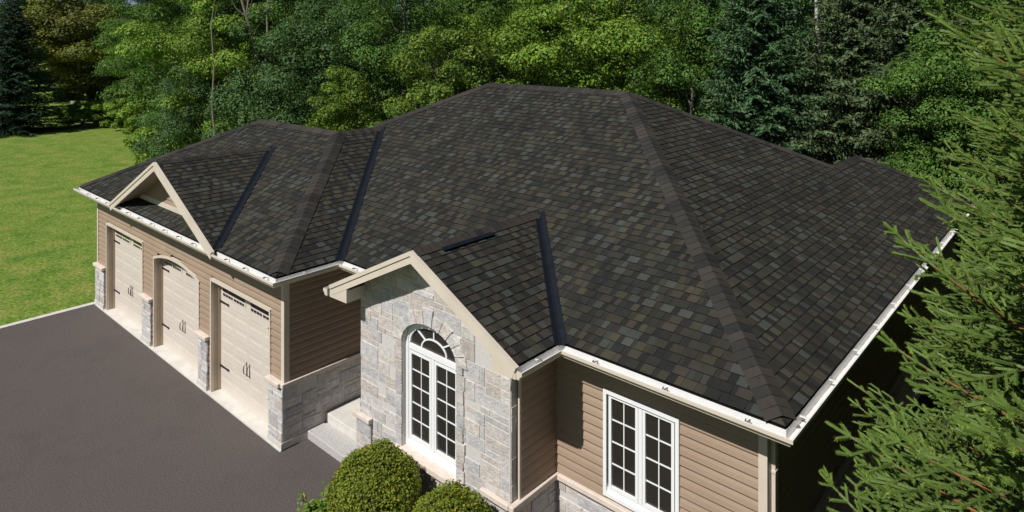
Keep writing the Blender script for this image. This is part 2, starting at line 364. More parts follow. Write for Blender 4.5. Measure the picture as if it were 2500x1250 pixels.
# gutters
PROF = [(-.125,.02),(-.125,-.11),(-.05,-.11),(-.04,-.075),(0,-.045),(0,0),(-.016,0),(-.016,-.035),(-.052,-.066),(-.06,-.10),(-.118,-.10),(-.118,.02)]
def gutter(path, z=ZL, caps=True, hang=.75):
    """path: plan points of the outer lip, house on the left-hand side"""
    hb = HB(); n = len(path); rings = []
    P = [V3((*p, 0)) for p in path]
    for i in range(n):
        d0 = (P[i]-P[i-1]).normalized() if i else (P[1]-P[0]).normalized()
        d1 = (P[i+1]-P[i]).normalized() if i < n-1 else d0
        o0 = V3((d0.y, -d0.x, 0)); o1 = V3((d1.y, -d1.x, 0)); o = (o0+o1); o = o/max(o.dot(o0), .1)
        rings.append([P[i]+o*q[0]+V3((0,0,z+q[1])) for q in PROF])
    for a, b2 in zip(rings, rings[1:]):
        for j in range(len(PROF)):
            k = (j+1) % len(PROF); hb.poly([a[j], a[k], b2[k], b2[j]], 'cream' if j in (1,2,3,4) else 'white')
    for r in (rings[0], rings[-1]): hb.poly([r[0], r[1], r[2], r[3], r[4], r[5]], 'cream')
    g_ = hb.build('gutter')
    for i in range(n-1):
        d = (P[i+1]-P[i]); L = d.length; d.normalize(); o = V3((d.y, -d.x, 0)); k = max(1, int(L/hang))
        for j in range(k):
            c = P[i]+d*(L*(j+.5)/k); hg = HB()
            if abs(d.y) > .5 and o.x > 0 and L > 3:
                hg.prism([(-.013,-.122),(.013,-.122),(.013,-.004),(-.013,-.004)], c+V3((0,0,z)), d, o, V3((0,0,1)), -.004, .006, 'white')
                hg.prism([(.013,-.122),(.022,-.122),(.022,-.02),(.013,-.02)], c+V3((0,0,z)), d, o, V3((0,0,1)), -.010, -.002, 'iron')  # dark strip beside the strap, modelled as its shadow
                ob = hg.build('gutter_hanger', parent=g_); ob.matrix_parent_inverse = Matrix.Identity(4); continue
            hg.prism([(-.012,-.118),(.012,-.118),(.012,-.006),(-.012,-.006)], c+V3((0,0,z)), d, o, V3((0,0,1)), -.008, .003, 'iron' if False else 'white')
            hg.prism([(-.03,-.07),(-.018,-.07),(-.004,-.01),(-.016,-.01)], c+V3((0,0,z)), d, o, V3((0,0,1)), .0035, .012, 'iron')
            hg.prism([(.03,-.07),(.018,-.07),(.004,-.01),(.016,-.01)], c+V3((0,0,z)), d, o, V3((0,0,1)), .0035, .012, 'iron')
            ob = hg.build('gutter_hanger', parent=g_); ob.matrix_parent_inverse = Matrix.Identity(4)
    return g_
gutter([(A[0], A[1]+3), A, B, Cc, (PX-PWL, 0)])
gutter([(PX-PWL, .0), (PX-PWL, -E_)][::-1])if False else gutter([(PX-PWL, -.13), (PX-PWL, -E_-.045)])
gutter([(-D_, -E_), (-D_, 0), F, (0, 14.27), (-5, 14.27)], hang=1.05)

# ------------------------------------------------------------------ walls
YG, XG, YM, XP, XR = -.857, -C_-.51, .51, -3.768, -.51
YP, PL, PR = -.45, -7.45, -3.80
XW = -C_-GW+.51
EX = .137; YE = 2.1
def siding(name, O, U, N, z0, z1, ivals):
    """O plan origin, U along wall, N outward; ivals(zlo,zhi) -> list of (u0,u1,ztop0,ztop1) pieces"""
    O = V3((*O, 0)); U = V3((*U, 0)); N = V3((*N, 0)); hb = HB(); z = z0
    while z < z1-.001:
        zt = min(z+EX, z1)
        for u0, u1, za, zb in ivals(z, zt):
            if za <= z+1e-4 and zb <= z+1e-4: continue
            f = lambda zz: .016*(1-(zz-z)/EX)+.002
            def P(u, zz): return O+U*u+N*f(zz)+V3((0,0,zz))
            zc = z+EX*.55
            if min(za, zb) >= zt-1e-4:
                # profile: lower part nearly flat, upper part leaning back
                fz = [z, z+EX*.10, z+EX*.55, zt]; fo = [.022, .029, .021, .003] if zt-z > EX*.9 else [.02,.024,.02,.018]
                for (p0, o0), (p1, o1) in zip(list(zip(fz, fo)), list(zip(fz, fo))[1:]):
                    hb.poly([O+U*u0+N*o0+V3((0,0,p0)), O+U*u1+N*o0+V3((0,0,p0)), O+U*u1+N*o1+V3((0,0,p1)), O+U*u0+N*o1+V3((0,0,p1))], 'siding')
            else:
                hb.poly([P(u0, z), P(u1, z), P(u1, max(zb, z)), P(u0, max(za, z))], 'siding')
            hb.poly([O+U*u0+V3((0,0,z)), O+U*u1+V3((0,0,z)), O+U*u1+N*.022+V3((0,0,z)), O+U*u0+N*.022+V3((0,0,z))], 'siding')
        z = zt
    return hb
ZS = ZL-.105      # soffit height
# door openings
DOORS = [(-19.42, -16.57, 0), (-15.85, -13.12, 1), (-12.54, -9.85, 0)]
HD = 2.55
def archz(x, x0, x1, zs, rise): u = (x-(x0+x1)/2)/((x1-x0)/2); return zs+rise*(1-abs(u)**2.2) if abs(u) < 1 else zs
def giv(z, zt):
    out = []; x = XW
    for x0, x1, ar in DOORS:
        if not ar:
            if zt <= HD+.03: out.append((x, x0, 9, 9)); x = x1
            elif z < HD+.03: out.append((x, x0, 9, 9)); x = x1
        else:
            out.append((x, x0, 9, 9)); nseg = 26
            for i in range(nseg):
                xa = x0+(x1-x0)*i/nseg; xb = x0+(x1-x0)*(i+1)/nseg
                if z >= min(archz(xa, x0, x1, 2.30, .21), archz(xb, x0, x1, 2.30, .21))-.03: out.append((xa, xb, 9, 9))
            x = x1
    out.append((x, XG, 9, 9)); return out
siding('siding_wall', (0, YG), (1,0), (0,-1), 0, ZS, giv).build('siding_wall')
def full(a, b2): return lambda z, zt: [(a, b2, 9, 9)]
siding('siding_wall', (XG, 0), (0,1), (1,0), 1.29, ZS, full(YG, YE)).build('siding_wall')
siding('siding_wall', (0, YE), (1,0), (0,-1), .36, ZS, full(XG, PL)).build('siding_wall')
siding('siding_wall', (XP, 0), (0,1), (1,0), 1.29, ZS, full(YP+.13, YM)).build('siding_wall')
WX0, WX1, WZ0, WZ1 = -2.86, -1.65, 1.37, 2.86
def miv(z, zt):
    if zt > WZ0+.02 and z < WZ1-.02: return [(XP, WX0+.03, 9, 9), (WX1-.03, XR, 9, 9)]
    return [(XP, XR, 9, 9)]
hb = siding('siding_wall', (0, YM), (1,0), (0,-1), 1.29, ZS, miv); hb.box(WX0-.02, WX1+.02, YM-.014, YM+.03, WZ1-.03, WZ1+EX+.01, 'siding'); hb.build('siding_wall')
siding('siding_wall', (XR, 0), (0,1), (1,0), 1.29, ZS, full(YM, 13.76)).build('siding_wall')
siding('siding_wall', (XW, 0), (0,-1), (-1,0), 0, ZS, full(-5.8, -YG)).build('siding_wall')
siding('siding_wall', (PL, 0), (0,-1), (-1,0), .36, ZS, full(-YE, -YP)).build('siding_wall')
# plain back walls
hb = HB(); hb.box(XW+.01, -17, 5.7, 5.8, 0, ZS, 'siding'); hb.box(-16.5, -16.4, 5.8, 11.7, 0, ZS, 'siding'); hb.box(-16.4, -4.6, 11.7, 11.8, 0, ZS, 'siding')
hb.box(-4.6, -4.5, 11.8, 13.76, 0, ZS, 'siding'); hb.box(-4.5, XR-.01, 13.66, 13.76, 0, ZS, 'siding'); hb.box(-17, -16.9, 5.6, 5.8, 0, ZS, 'siding'); hb.build('back_wall')
# soffits
hb = HB(); z0, z1 = ZS, ZS+.012; e = .12
hb.box(A[0]+e, B[0]-e, A[1]+e, YG, z0, z1, 'tantrim'); hb.box(XG-.02, B[0]-e, YG, 0+e+.4, z0, z1, 'tantrim')
hb.box(XG, -7.42, e, YE, z0-.003, z1-.003, 'tantrim'); hb.box(XP-.02, 0-e, e, YM, z0-.003, z1-.003, 'tantrim'); hb.box(XR, -e, YM, 14.1, z0, z1, 'tantrim')
hb.box(XP, -D_-e, -E_+.05, e+.3, z0, z1, 'tantrim'); hb.box(A[0]+e, XW, YG, 5.9, z0, z1, 'tantrim')
hb.box(PX-PWL+e, PL, -E_+.05, .4, z0, z1, 'tantrim')
hb.build('soffit')
# corner boards and inside corners
def post(x0, x1, y0, y1, z0, z1, m='cream'): return HB().box(x0, x1, y0, y1, z0, z1, m).build('corner_trim')
post(XG-.075, XG+.036, YG-.036, YG+.075, 1.29, ZS)
post(XW-.036, XW+.06, YG-.036, YG+.06, 0, ZS)
post(XR-.075, XR+.036, YM-.036, YM+.075, 1.29, ZS)
post(XP-.005, XP+.03, YM-.03, YM-.001, 1.29, ZS, 'siding')
post(XP-.005, XP+.026, YP+.10, YP+.135, 1.29, ZS, 'cream')
post(XG-.005, XG+.03, YE-.03, YE-.001, .36, ZS, 'siding')
# frieze shadow strip under the soffit
# ------------------------------------------------------------------ stone
STC = [((.50,.495,.50), 28), ((.54,.515,.495), 26), ((.54,.50,.465), 16), ((.46,.465,.475), 8), ((.51,.47,.44), 9), ((.57,.555,.54), 18)]
def stc(r, dark=1.):
    q = r.random()*sum(a[1] for a in STC)
    for c, wt in STC:
        q -= wt
        if q <= 0: break
    k = r.uniform(.88, 1.12)*dark; return tuple(x*k for x in c)
def ashlar(hb, O, U, N, W, H, seed, region=None, holes=(), ell=None, cell=(.105, .092), off=0., backing=True, thick=.012):
    r = random.Random(seed); O = V3(O); U = V3(U); N = V3(N); Vv = V3((0,0,1)); cw, chh = cell
    nx, ny = int(math.ceil(W/cw)), int(math.ceil(H/chh)); cw = W/nx; chh = H/ny
    grid = [[0]*nx for _ in range(ny)]; reg = ccw(region) if region else [(0,0),(W,0),(W,H),(0,H)]
    if backing: 
        if not holes and not ell: hb.prism(reg, O, U, Vv, N, off-.02, off+.006, 'mortar')
    for j in range(ny):
        i = 0
        while i < nx:
            if grid[j][i]: i += 1; continue
            hh = r.choice([1, 1, 1, 2, 2, 2, 3]); ww = r.choice([2, 3, 3, 4, 4, 5, 6]) if hh > 1 else r.choice([2, 3, 4, 5])
            hh = min(hh, ny-j); k = 0
            while k < ww and i+k < nx and not grid[j][i+k]: k += 1
            ww = k
            if i+ww == nx-1 and not grid[j][nx-1]: ww += 1
            for b_ in range(hh):
                for a_ in range(ww): grid[j+b_][i+a_] = 1
            gp = .0055; u0, u1, v0, v1 = i*cw+gp, (i+ww)*cw-gp, j*chh+gp, (j+hh)*chh-gp
            pieces = [[(u0, v0), (u1, v0), (u1, v1), (u0, v1)]]
            for hx0, hx1, hz0, hz1 in holes:
                out = []
                for p in pieces:
                    a = min(q[0] for q in p); b2 = max(q[0] for q in p); c = min(q[1] for q in p); d = max(q[1] for q in p)
                    if b2 <= hx0 or a >= hx1 or d <= hz0 or c >= hz1: out.append(p); continue
                    for q in (clip(p, 1, 0, hx0), clip(p, -1, 0, -hx1)):
                        if len(q) > 2: out.append(q)
                    mid = clip(clip(p, -1, 0, -hx0), 1, 0, hx1)
                    if len(mid) > 2:
                        for q in (clip(mid, 0, 1, hz0), clip(mid, 0, -1, -hz1)):
                            if len(q) > 2: out.append(q)
                pieces = out
            if ell:
                ex_, ez_, ea, eb = ell; out = []
                for p in pieces:
                    cu = sum(q[0] for q in p)/len(p)-ex_; cv = sum(q[1] for q in p)/len(p)-ez_
                    t = math.hypot(cu/ea, cv/eb)
                    if cv < -.02 or t > 2.2: out.append(p); continue
                    if t < .55: continue
                    sx, sz = cu/t, cv/t; gx, gz = sx/ea**2, sz/eb**2
                    q = clip(p, -gx, -gz, -(gx*(ex_+sx)+gz*(ez_+sz)))
                    if len(q) > 2: out.append(q)
                pieces = out
            for p in pieces:
                p = clip_convex(p, reg)
                if len(p) > 2 and area(p) > .0006:
                    hb.prism(p, O, U, Vv, N, off-.01, off+thick+r.uniform(-.008, .010), 'stone', stc(r), top=.93)
            i += ww
    return hb
CZ = 1.20     # stone height under the cap
def capstone(x0, x1, y0, y1, z=CZ, h_=.085): return HB().box(x0, x1, y0, y1, z, z+h_, 'lime').build('stone_cap', bevel=.012)
# garage side wall stone with concrete foot
hb = HB(); ashlar(hb, (XG, YG-.06, .15), (0,1,0), (1,0,0), YE-YG+.06, CZ-.15, 3); hb.build('stone_wall')
HB().box(XG-.02, XG+.03, YG-.07, -.35, 0, .15, 'conc').build('foundation')
capstone(XG-.02, XG+.075, YG-.09, YE)
# right hand main wall
hb = HB(); ashlar(hb, (XP, YM, 0), (1,0,0), (0,-1,0), XR-XP+.03, CZ, 5); hb.build('stone_wall'); capstone(XP+.076, XR+.078, YM-.075, YM+.02)
hb = HB(); ashlar(hb, (XP, YP-.03, 0), (0,1,0), (1,0,0), YM-YP+.03, CZ, 6); hb.build('stone_wall'); capstone(XP-.02, XP+.075, YP-.09, YM)
hb = HB(); ashlar(hb, (XR, YM, 0), (0,1,0), (1,0,0), 13.2, CZ, 8, cell=(.2,.15)); hb.build('stone_wall'); capstone(XR-.02, XR+.078, YM+.021, 13.7)
# piers between the garage doors
for i, (x0, x1) in enumerate([(-20.24, -19.50), (-16.53, -15.93), (-13.10, -12.62), (-9.86, -9.33)]):
    hb = HB(); y0 = -.935
    hb.box(x0+.012, x1-.012, y0+.012, YG+.01, 0, CZ-.05, 'mortar')
    hb.box(x0-.002, x1+.002, y0-.012, YG, 0, .14, 'conc')
    ashlar(hb, (x0, y0+.015, .14), (1,0,0), (0,-1,0), x1-x0, CZ-.19, 40+i, cell=(.1,.11), backing=False)
    if i < 3: ashlar(hb, (x1-.015, y0, .14), (0,1,0), (1,0,0), YG-y0, CZ-.19, 60+i, cell=(.05,.11), backing=False)
    hb.build('stone_pier'); 
    if i < 3: capstone(x0-.03, x1+.035, y0-.06, YG+.0, z=CZ-.05)
    else: capstone(x0-.03, XG-.021, y0-.06, YG+.0, z=CZ)
# entrance gable stone front
WCX, EA, EB, ESZ = -5.595, .66, .415, 2.875
hb = HB(); W_, zt = PR-PL, 4.5
def rakez(x): return (PZ-.10-(x-PX)*mr) if x > PX else (PZ-.10-(PX-x)*ml)
reg = [(0, 0), (W_, 0), (W_, rakez(PR)), (PX-PL, PZ-.10), (0, rakez(PL))]
ho = [(WCX-EA-.11-PL, WCX+EA+.11-PL, 1.09, ESZ)]
ashlar(hb, (PL, YP, 0), (1,0,0), (0,-1,0), W_, 4.5, 11, region=reg, holes=ho, ell=(WCX-PL, ESZ, EA+.15, EB+.17), backing=False, cell=(.105,.098))
# mortar backing in pieces round the opening
Ob, U_, N_ = V3((PL, YP, 0)), V3((1,0,0)), V3((0,-1,0)); a0, a1 = WCX-EA-PL, WCX+EA-PL
for q in ([(0,0),(a0,0),(a0,rakez(PL+a0)),(0,rakez(PL))], [(a1,0),(W_,0),(W_,rakez(PR)),(a1,rakez(PL+a1))], [(a0,0),(a1,0),(a1,1.10),(a0,1.10)]):
    hb.prism(q, Ob, U_, V3((0,0,1)), N_, -.12, .006, 'mortar')
ns = 24
for i in range(ns):
    ua, ub = a0+(a1-a0)*i/ns, a0+(a1-a0)*(i+1)/ns
    f = lambda u: ESZ+EB*math.sqrt(max(0, 1-((u+PL-WCX)/EA)**2))
    hb.prism([(ua, f(ua)), (ub, f(ub)), (ub, rakez(PL+ub)), (ua, rakez(PL+ua))], Ob, U_, V3((0,0,1)), N_, -.12, .006, 'mortar')
# jamb stones and voussoirs, slightly proud
r5 = random.Random(5); z = 1.10
while z < ESZ-.05:
    hh = r5.choice([.14, .18, .22]); hh = min(hh, ESZ-z)
    for s in (-1, 1):
        x0 = WCX+s*EA-PL; x1 = x0+s*r5.uniform(.15,.20); p = ccw([(x0, z+.005), (x1, z+.005), (x1, z+hh-.005), (x0, z+hh-.005)])
        hb.prism(p, Ob, U_, V3((0,0,1)), N_, -.10, .036+r5.uniform(-.004,.006), 'stone', stc(r5), top=.95)
    z += hh
nv = 11
for i in range(nv):
    t0, t1 = math.pi*(i+.025)/nv, math.pi*(i+.975)/nv; key = i == nv//2; ro = r5.uniform(.20, .25)+(.06 if key else 0)
    pts = [(WCX-PL-math.cos(t)*(EA+o_), ESZ+math.sin(t)*(EB+o_)) for t, o_ in ((t0, 0), ((t0+t1)/2, 0), (t1, 0), (t1, ro), (t0, ro))]
    hb.prism(ccw(pts), Ob, U_, V3((0,0,1)), N_, -.10, .038+r5.uniform(-.003,.008), 'stone', stc(r5, 1.06), top=.95)
hb.build('stone_wall')
# stone return on the right-hand corner of the entrance
hb = HB(); ashlar(hb, (PR-.012, YP-.02, CZ+.08), (0,1,0), (1,0,0), .13, 3.02-CZ+.28, 17, cell=(.065,.13)); hb.build('stone_wall')
hb = HB(); ashlar(hb, (PL-.06, YP-.05, 0), (1,0,0), (0,-1,0), .42, CZ, 19, cell=(.1,.1)); hb.box(PL-.055, PL-.0, YP-.045, YE, 0, CZ-.01, 'stone', (.42,.40,.38)); hb.build('stone_wall')
capstone(PL-.11, PL+.38, YP-.115, YP-.03, z=CZ-.01); capstone(-4.36, XP-.021, YP-.10, YP-.03)
HB().box(WCX-EA-.15, WCX+EA+.22, YP-.115, YP+.10, 1.02, 1.115, 'lime').build('window_sill', bevel=.01)
# ------------------------------------------------------------------ entrance rakes and soffit box
def rake(px, pz, dx, m, y, deep, name, left, t=.035, crown=.045, m2='cream', nose=0):
    """board under a sloping roof edge in plane y; dx signed half width"""
    hb = HB(); s = 1 if dx > 0 else -1; O_ = V3((px, y, pz)); 
    k = math.sqrt(1+m*m); S_ = V3((s, 0, -m))/k; Nn = V3((s*m, 0, 1))/k; L = abs(dx)*k
    def q(a, n): return (a, n)
    c = m  # mitre at the peak: vertical cut
    def pk(n): return (-n*m)      # along-slope shift so that the cut is vertical
    board = [(pk(-.02), -.02), (L, -.02), (L+nose*.0, -deep), (pk(-deep), -deep)]
    hb.prism(board, O_, S_, Nn, V3((0,-1,0)), 0, t, m2)
    cr = [(pk(.022), .022), (L, .022), (L, -crown), (pk(-crown), -crown)]
    hb.prism(cr, O_, S_, Nn, V3((0,-1,0)), -.02, t+.018, m2)
    return hb
r_ = rake(PX, PZ, PW-.09, mr, -E_+.02, .155, 'rake_board', False)
# triangular foot of the right rake
xe = -D_-.12; r_.prism([(xe+.02, ZL-.115), (xe+.02, ZL+.02), (xe-.42, ZL+.10), (PR-.02, ZL-.13)], V3((0, -E_+.02, 0)), V3((1,0,0)), V3((0,0,1)), V3((0,-1,0)), .0, .03, 'cream')
r_.build('rake_board')
r_ = rake(PX, PZ, -(PWL-.165), ml, -E_+.02, .155, 'rake_board', True)
bx = PX-PWL+.175; r_.prism([(bx-.02, ZL-.125), (PL+.15, ZL-.115), (PL+.15, ZL+.13), (bx-.02, ZL+.0)], V3((0, -E_+.02, 0)), V3((1,0,0)), V3((0,0,1)), V3((0,-1,0)), 0, .03, 'cream')
r_.build('rake_board')
hb = HB(); hb.prism([(bx-.015, ZL-.122), (PL+.147, ZL-.112), (PL+.147, ZL+.10), (bx-.015, ZL-.02)], V3((0, -E_+.02, 0)), V3((1,0,0)), V3((0,0,1)), V3((0,1,0)), .002, YP+E_-.03, 'cream'); hb.box(bx-.01, PL-.01, YP-.01, YP+.5, ZL-.13, ZL-.108, 'cream'); hb.build('soffit_box')
def under(px, pz, dx, m, y0, y1, drop, mt='tantrim'):
    hb = HB(); s = 1 if dx > 0 else -1; z1 = pz-abs(dx)*m
    P = [(px, y0, pz-drop), (px+dx, y0, z1-drop), (px+dx, y1, z1-drop), (px, y1, pz-drop)]
    Q = [(a, b2, c+.02) for a, b2, c in P]; hb.poly(P, mt); hb.poly(Q[::-1], mt); return hb.build('rake_soffit')
under(PX, PZ, PW-.2, mr, -E_+.02, YP+.05, .13); under(PX, PZ, -(PWL-.2), ml, -E_+.02, YP+.05, .13)
# garage gable
GWY = -.85
rake(DX, DZ, DW+.02, md, DY, .165, '', 0).build('rake_board'); rake(DX, DZ, -(DW+.02), md, DY, .165, '', 0).build('rake_board')
under(DX, DZ, DW, md, DY, GWY+.02, .12); under(DX, DZ, -DW, md, DY, GWY+.02, .12)
def div(z, zt):
    out = []; n = 40; hw = (DZ-.12-z)/md; 
    for i in range(n):
        a = -hw+2*hw*i/n; b2 = -hw+2*hw*(i+1)/n
        out.append((DX+a, DX+b2, DZ-.12-abs(a)*md, DZ-.12-abs(b2)*md))
    return out
siding('siding_wall', (0, GWY), (1,0), (0,-1), 3.77, DZ-.13, div).build('gable_wall')
hb = HB(); hb.prism([(DX-2.62, 3.60), (DX+2.62, 3.60), (DX+2.22, 3.80), (DX-2.22, 3.80)], V3((0, GWY, 0)), V3((1,0,0)), V3((0,0,1)), V3((0,-1,0)), -.01, .035, 'cream'); hb.build('trim_board')

# ------------------------------------------------------------------ garage doors
YD = YG+.175
HB().box(XW-.05, XG+.03, -.965, YD+.1, -.02, .022, 'conc').build('apron')
for x0, x1, ar in DOORS:
    tr = HB(); tw = .048
    def zt_(x): return archz(x, x0, x1, 2.30, .21) if ar else HD-.02
    if not ar:
        for a, b2 in ((x0, x0+tw), (x1-tw, x1)): tr.box(a, b2, YG-.04, YG+.02, .022, HD, 'cream')
        tr.box(x0, x1, YG-.043, YG+.02, HD-tw, HD+.004, 'cream')
    else:
        for a, b2 in ((x0, x0+tw), (x1-tw, x1)): tr.box(a, b2, YG-.04, YG+.02, .022, 2.30, 'cream')
        n = 26
        for i in range(n):
            xa, xb = x0+(x1-x0)*i/n, x0+(x1-x0)*(i+1)/n; za, zb = zt_(xa), zt_(xb)
            tr.prism([(xa, za-.035), (xb, zb-.035), (xb, zb+.03), (xa, za+.03)], V3((0, YG, 0)), V3((1,0,0)), V3((0,0,1)), V3((0,-1,0)), -.02, .043, 'cream')
    tr.build('door_trim')
    jb = HB(); xi0, xi1 = x0+tw-.01, x1-tw+.01
    jb.box(x0+.01, xi0, YG+.02, YD+.03, .022, 2.52, 'tantrim'); jb.box(xi1, x1-.01, YG+.02, YD+.03, .022, 2.52, 'tantrim')
    jb.box(xi0, xi0+.03, YD-.05, YD+.02, .022, 2.52, 'tantrim')
    if not ar: jb.box(xi0, xi1, YG+.02, YD+.03, HD-tw+.002, HD+.02, 'tantrim')
    else:
        for i in range(26):
            xa, xb = x0+(x1-x0)*i/26, x0+(x1-x0)*(i+1)/26; za, zb = zt_(xa), zt_(xb)
            jb.prism([(xa, za-.033), (xb, zb-.033), (xb, zb+.02), (xa, za+.02)], V3((0, YG+.02, 0)), V3((1,0,0)), V3((0,0,1)), V3((0,1,0)), 0, .235, 'tantrim')
    jb.build('door_jamb')
    dr_ = HB(); dx0, dx1 = xi0+.02, xi1; dr_.box(dx0, dx1, YD, YD+.04, .03, 2.52, 'doorc')
    secs = 4; sh = .615; cw = (dx1-dx0)/4
    for s in range(secs):
        zb = .03+s*sh
        if s: dr_.box(dx0, dx1, YD-.0015, YD, zb-.004, zb+.002, 'tantrim')
        rows = [(zb+.07, zb+.27), (zb+.34, zb+.54)]
        for rz0, rz1 in (rows if s < 3 else rows[:1]):
            for c in range(4):
                a = dx0+c*cw+.06; b2 = a+cw-.12
                dr_.prism([(a, rz0), (b2, rz0), (b2, rz1), (a, rz1)], V3((0, YD, 0)), V3((1,0,0)), V3((0,0,1)), V3((0,-1,0)), 0, .0045, 'doorc', top=.85)
    door = dr_.build('garage_door')
    for k in range(2):
        a = dx0+.13+k*(dx1-dx0)/2; b2 = a+(dx1-dx0)/2-.26
        wn = HB(); wn.box(a-.03, b2+.03, YD-.012, YD-.001, 2.13, 2.50, 'doorc'); wo = wn.build('window', parent=door); wo.matrix_parent_inverse = Matrix.Identity(4)
        gl = HB(); n = 8
        gl.box(a, b2, YD-.015, YD-.0125, 2.25, 2.47, 'glass')
        for i in range(n):
            u0 = a+(b2-a)*i/n; u1 = a+(b2-a)*(i+1)/n
            if i % 4 == 3: u1 -= .03
            gl.box(u0+.008, u1-.008, YD-.015, YD-.0125, 2.16, 2.215, 'glass')
        go = gl.build('pane', parent=wo); go.matrix_parent_inverse = Matrix.Identity(4)
        cx = (a+b2)/2
    for sgn, xx in ((1, dx0+.02), (-1, dx1-.02)):
        for zz in (.56, 2.0):
            hg = HB(); hg.prism([(0, -.022), (.30, -.016), (.36, -.028), (.42, 0), (.36, .028), (.30, .016), (0, .022)] if sgn > 0 else [(0, .022), (-.30, .016), (-.36, .028), (-.42, 0), (-.36, -.028), (-.30, -.016), (0, -.022)],
                V3((xx, YD, zz)), V3((1,0,0)), V3((0,0,1)), V3((0,-1,0)), .002, .018, 'black'); ho_ = hg.build('strap_hinge', parent=door); ho_.matrix_parent_inverse = Matrix.Identity(4)
    cx = (dx0+dx1)/2
    for s in (-1, 1):
        hd = HB(); x = cx+s*.065
        hd.prism([(-.02, -.15), (.02, -.15), (.012, .15), (-.012, .15)], V3((x, YD, .86)), V3((1,0,0)), V3((0,0,1)), V3((0,-1,0)), .002, .008, 'iron')
        hd.tube([(x, YD-.01, .74), (x+s*.012, YD-.06, .78), (x+s*.016, YD-.07, .86), (x+s*.012, YD-.06, .94), (x, YD-.01, .98)], [.009, .011, .012, .011, .009], 'iron', 8)
        o_ = hd.build('pull_handle', parent=door); o_.matrix_parent_inverse = Matrix.Identity(4)

# ------------------------------------------------------------------ windows
def child(hb, name, par): o = hb.build(name, parent=par); o.matrix_parent_inverse = Matrix.Identity(4); return o
def frame_ring(hb, x0, x1, z0, z1, w_, ya, yb, m='vinyl'):
    hb.box(x0, x1, ya, yb, z0, z0+w_, m); hb.box(x0, x1, ya, yb, z1-w_, z1, m)
    hb.box(x0, x0+w_, ya, yb, z0+w_, z1-w_, m); hb.box(x1-w_, x1, ya, yb, z0+w_, z1-w_, m)
def casement(par, x0, x1, z0, z1, yg, cols, rows, sash=.045):
    sb = HB(); frame_ring(sb, x0-sash, x1+sash, z0-sash, z1+sash, sash, yg-.03, yg+.02); s_ = child(sb, 'sash', par)
    pb = HB(); pb.box(x0-.004, x1+.004, yg+.004, yg+.01, z0-.004, z1+.004, 'glass'); child(pb, 'pane', s_)
    gb = HB(); t = .008
    for i in range(1, cols): x = x0+(x1-x0)*i/cols; gb.box(x-t, x+t, yg-.009, yg+.003, z0, z1, 'vinyl')
    for j in range(1, rows): z = z0+(z1-z0)*j/rows; gb.box(x0, x1, yg-.008, yg+.0025, z-t, z+t, 'vinyl')
    child(gb, 'grille', s_)
# main wall window
fr = HB(); frame_ring(fr, WX0, WX1, WZ0-.03, WZ1, .055, YM-.055, YM+.06); fr.box(WX0+.055, WX1-.055, YM-.02, YM+.06, WZ0+.025, WZ0+.085, 'vinyl')
cxm = (WX0+WX1)/2; fr.box(cxm-.03, cxm+.03, YM-.03, YM+.06, WZ0+.09, WZ1-.055, 'vinyl')
win = fr.build('window')
casement(win, -2.735, -2.335, 1.50, 2.755, YM-.0, 2, 4); casement(win, -2.175, -1.775, 1.50, 2.755, YM-.0, 2, 4)
# arched entrance window
yg = YP+.10; fr = HB(); fa, fb = EA, EB; xw0, xw1 = WCX-.64, WCX+.64
def ring_arch(hb, a1_, b1_, a2_, b2_, zc, ya, yb, m='vinyl', n=28, t0=0., t1=math.pi):
    for i in range(n):
        ta, tb = t0+(t1-t0)*i/n, t0+(t1-t0)*(i+1)/n
        p = [(-math.cos(ta)*a1_, math.sin(ta)*b1_), (-math.cos(tb)*a1_, math.sin(tb)*b1_), (-math.cos(tb)*a2_, math.sin(tb)*b2_), (-math.cos(ta)*a2_, math.sin(ta)*b2_)]
        hb.prism(p, V3((WCX, 0, zc)), V3((1,0,0)), V3((0,0,1)), V3((0,1,0)), ya, yb, m)
ring_arch(fr, .672, .425, .61, .365, ESZ-.02, yg-.045, yg+.06)
ring_arch(fr, .615, .37, .57, .325, ESZ-.02, yg-.03, yg+.06)
for s in (-1, 1):
    a, b2 = sorted((WCX+s*.672, WCX+s*.61)); fr.box(a, b2, yg-.045, yg+.06, 1.115, ESZ-.02, 'vinyl')
    a, b2 = sorted((WCX+s*.61, WCX+s*.585)); fr.box(a, b2, yg-.03, yg+.06, 1.115, ESZ-.02, 'vinyl')
fr.box(WCX-.61, WCX+.61, yg-.045, yg+.06, 1.115, 1.20, 'vinyl'); fr.box(WCX-.61, WCX+.61, yg-.032, yg+.06, 1.20, 1.235, 'vinyl')
fr.box(WCX-.585, WCX+.585, yg-.04, yg+.06, 2.735, 2.815, 'vinyl'); fr.box(WCX-.035, WCX+.035, yg-.03, yg+.06, 1.235, 2.735, 'vinyl')
win2 = fr.build('window')
casement(win2, WCX-.535, WCX-.085, 1.30, 2.665, yg, 2, 5); casement(win2, WCX+.085, WCX+.535, 1.30, 2.665, yg, 2, 5)
pb = HB(); n = 24; pts = [(-math.cos(math.pi*i/n)*.575, max(0, math.sin(math.pi*i/n))*.33) for i in range(n+1)]
pb.poly([(WCX+p[0], yg+.006, 2.815+.03+p[1]) for p in [(-.575, -.03)]+pts+[(.575, -.03)]], 'glass'); child(pb, 'pane', win2)
gb = HB(); ring_arch(gb, .315, .205, .29, .18, ESZ-.05, yg-.012, yg+.003)
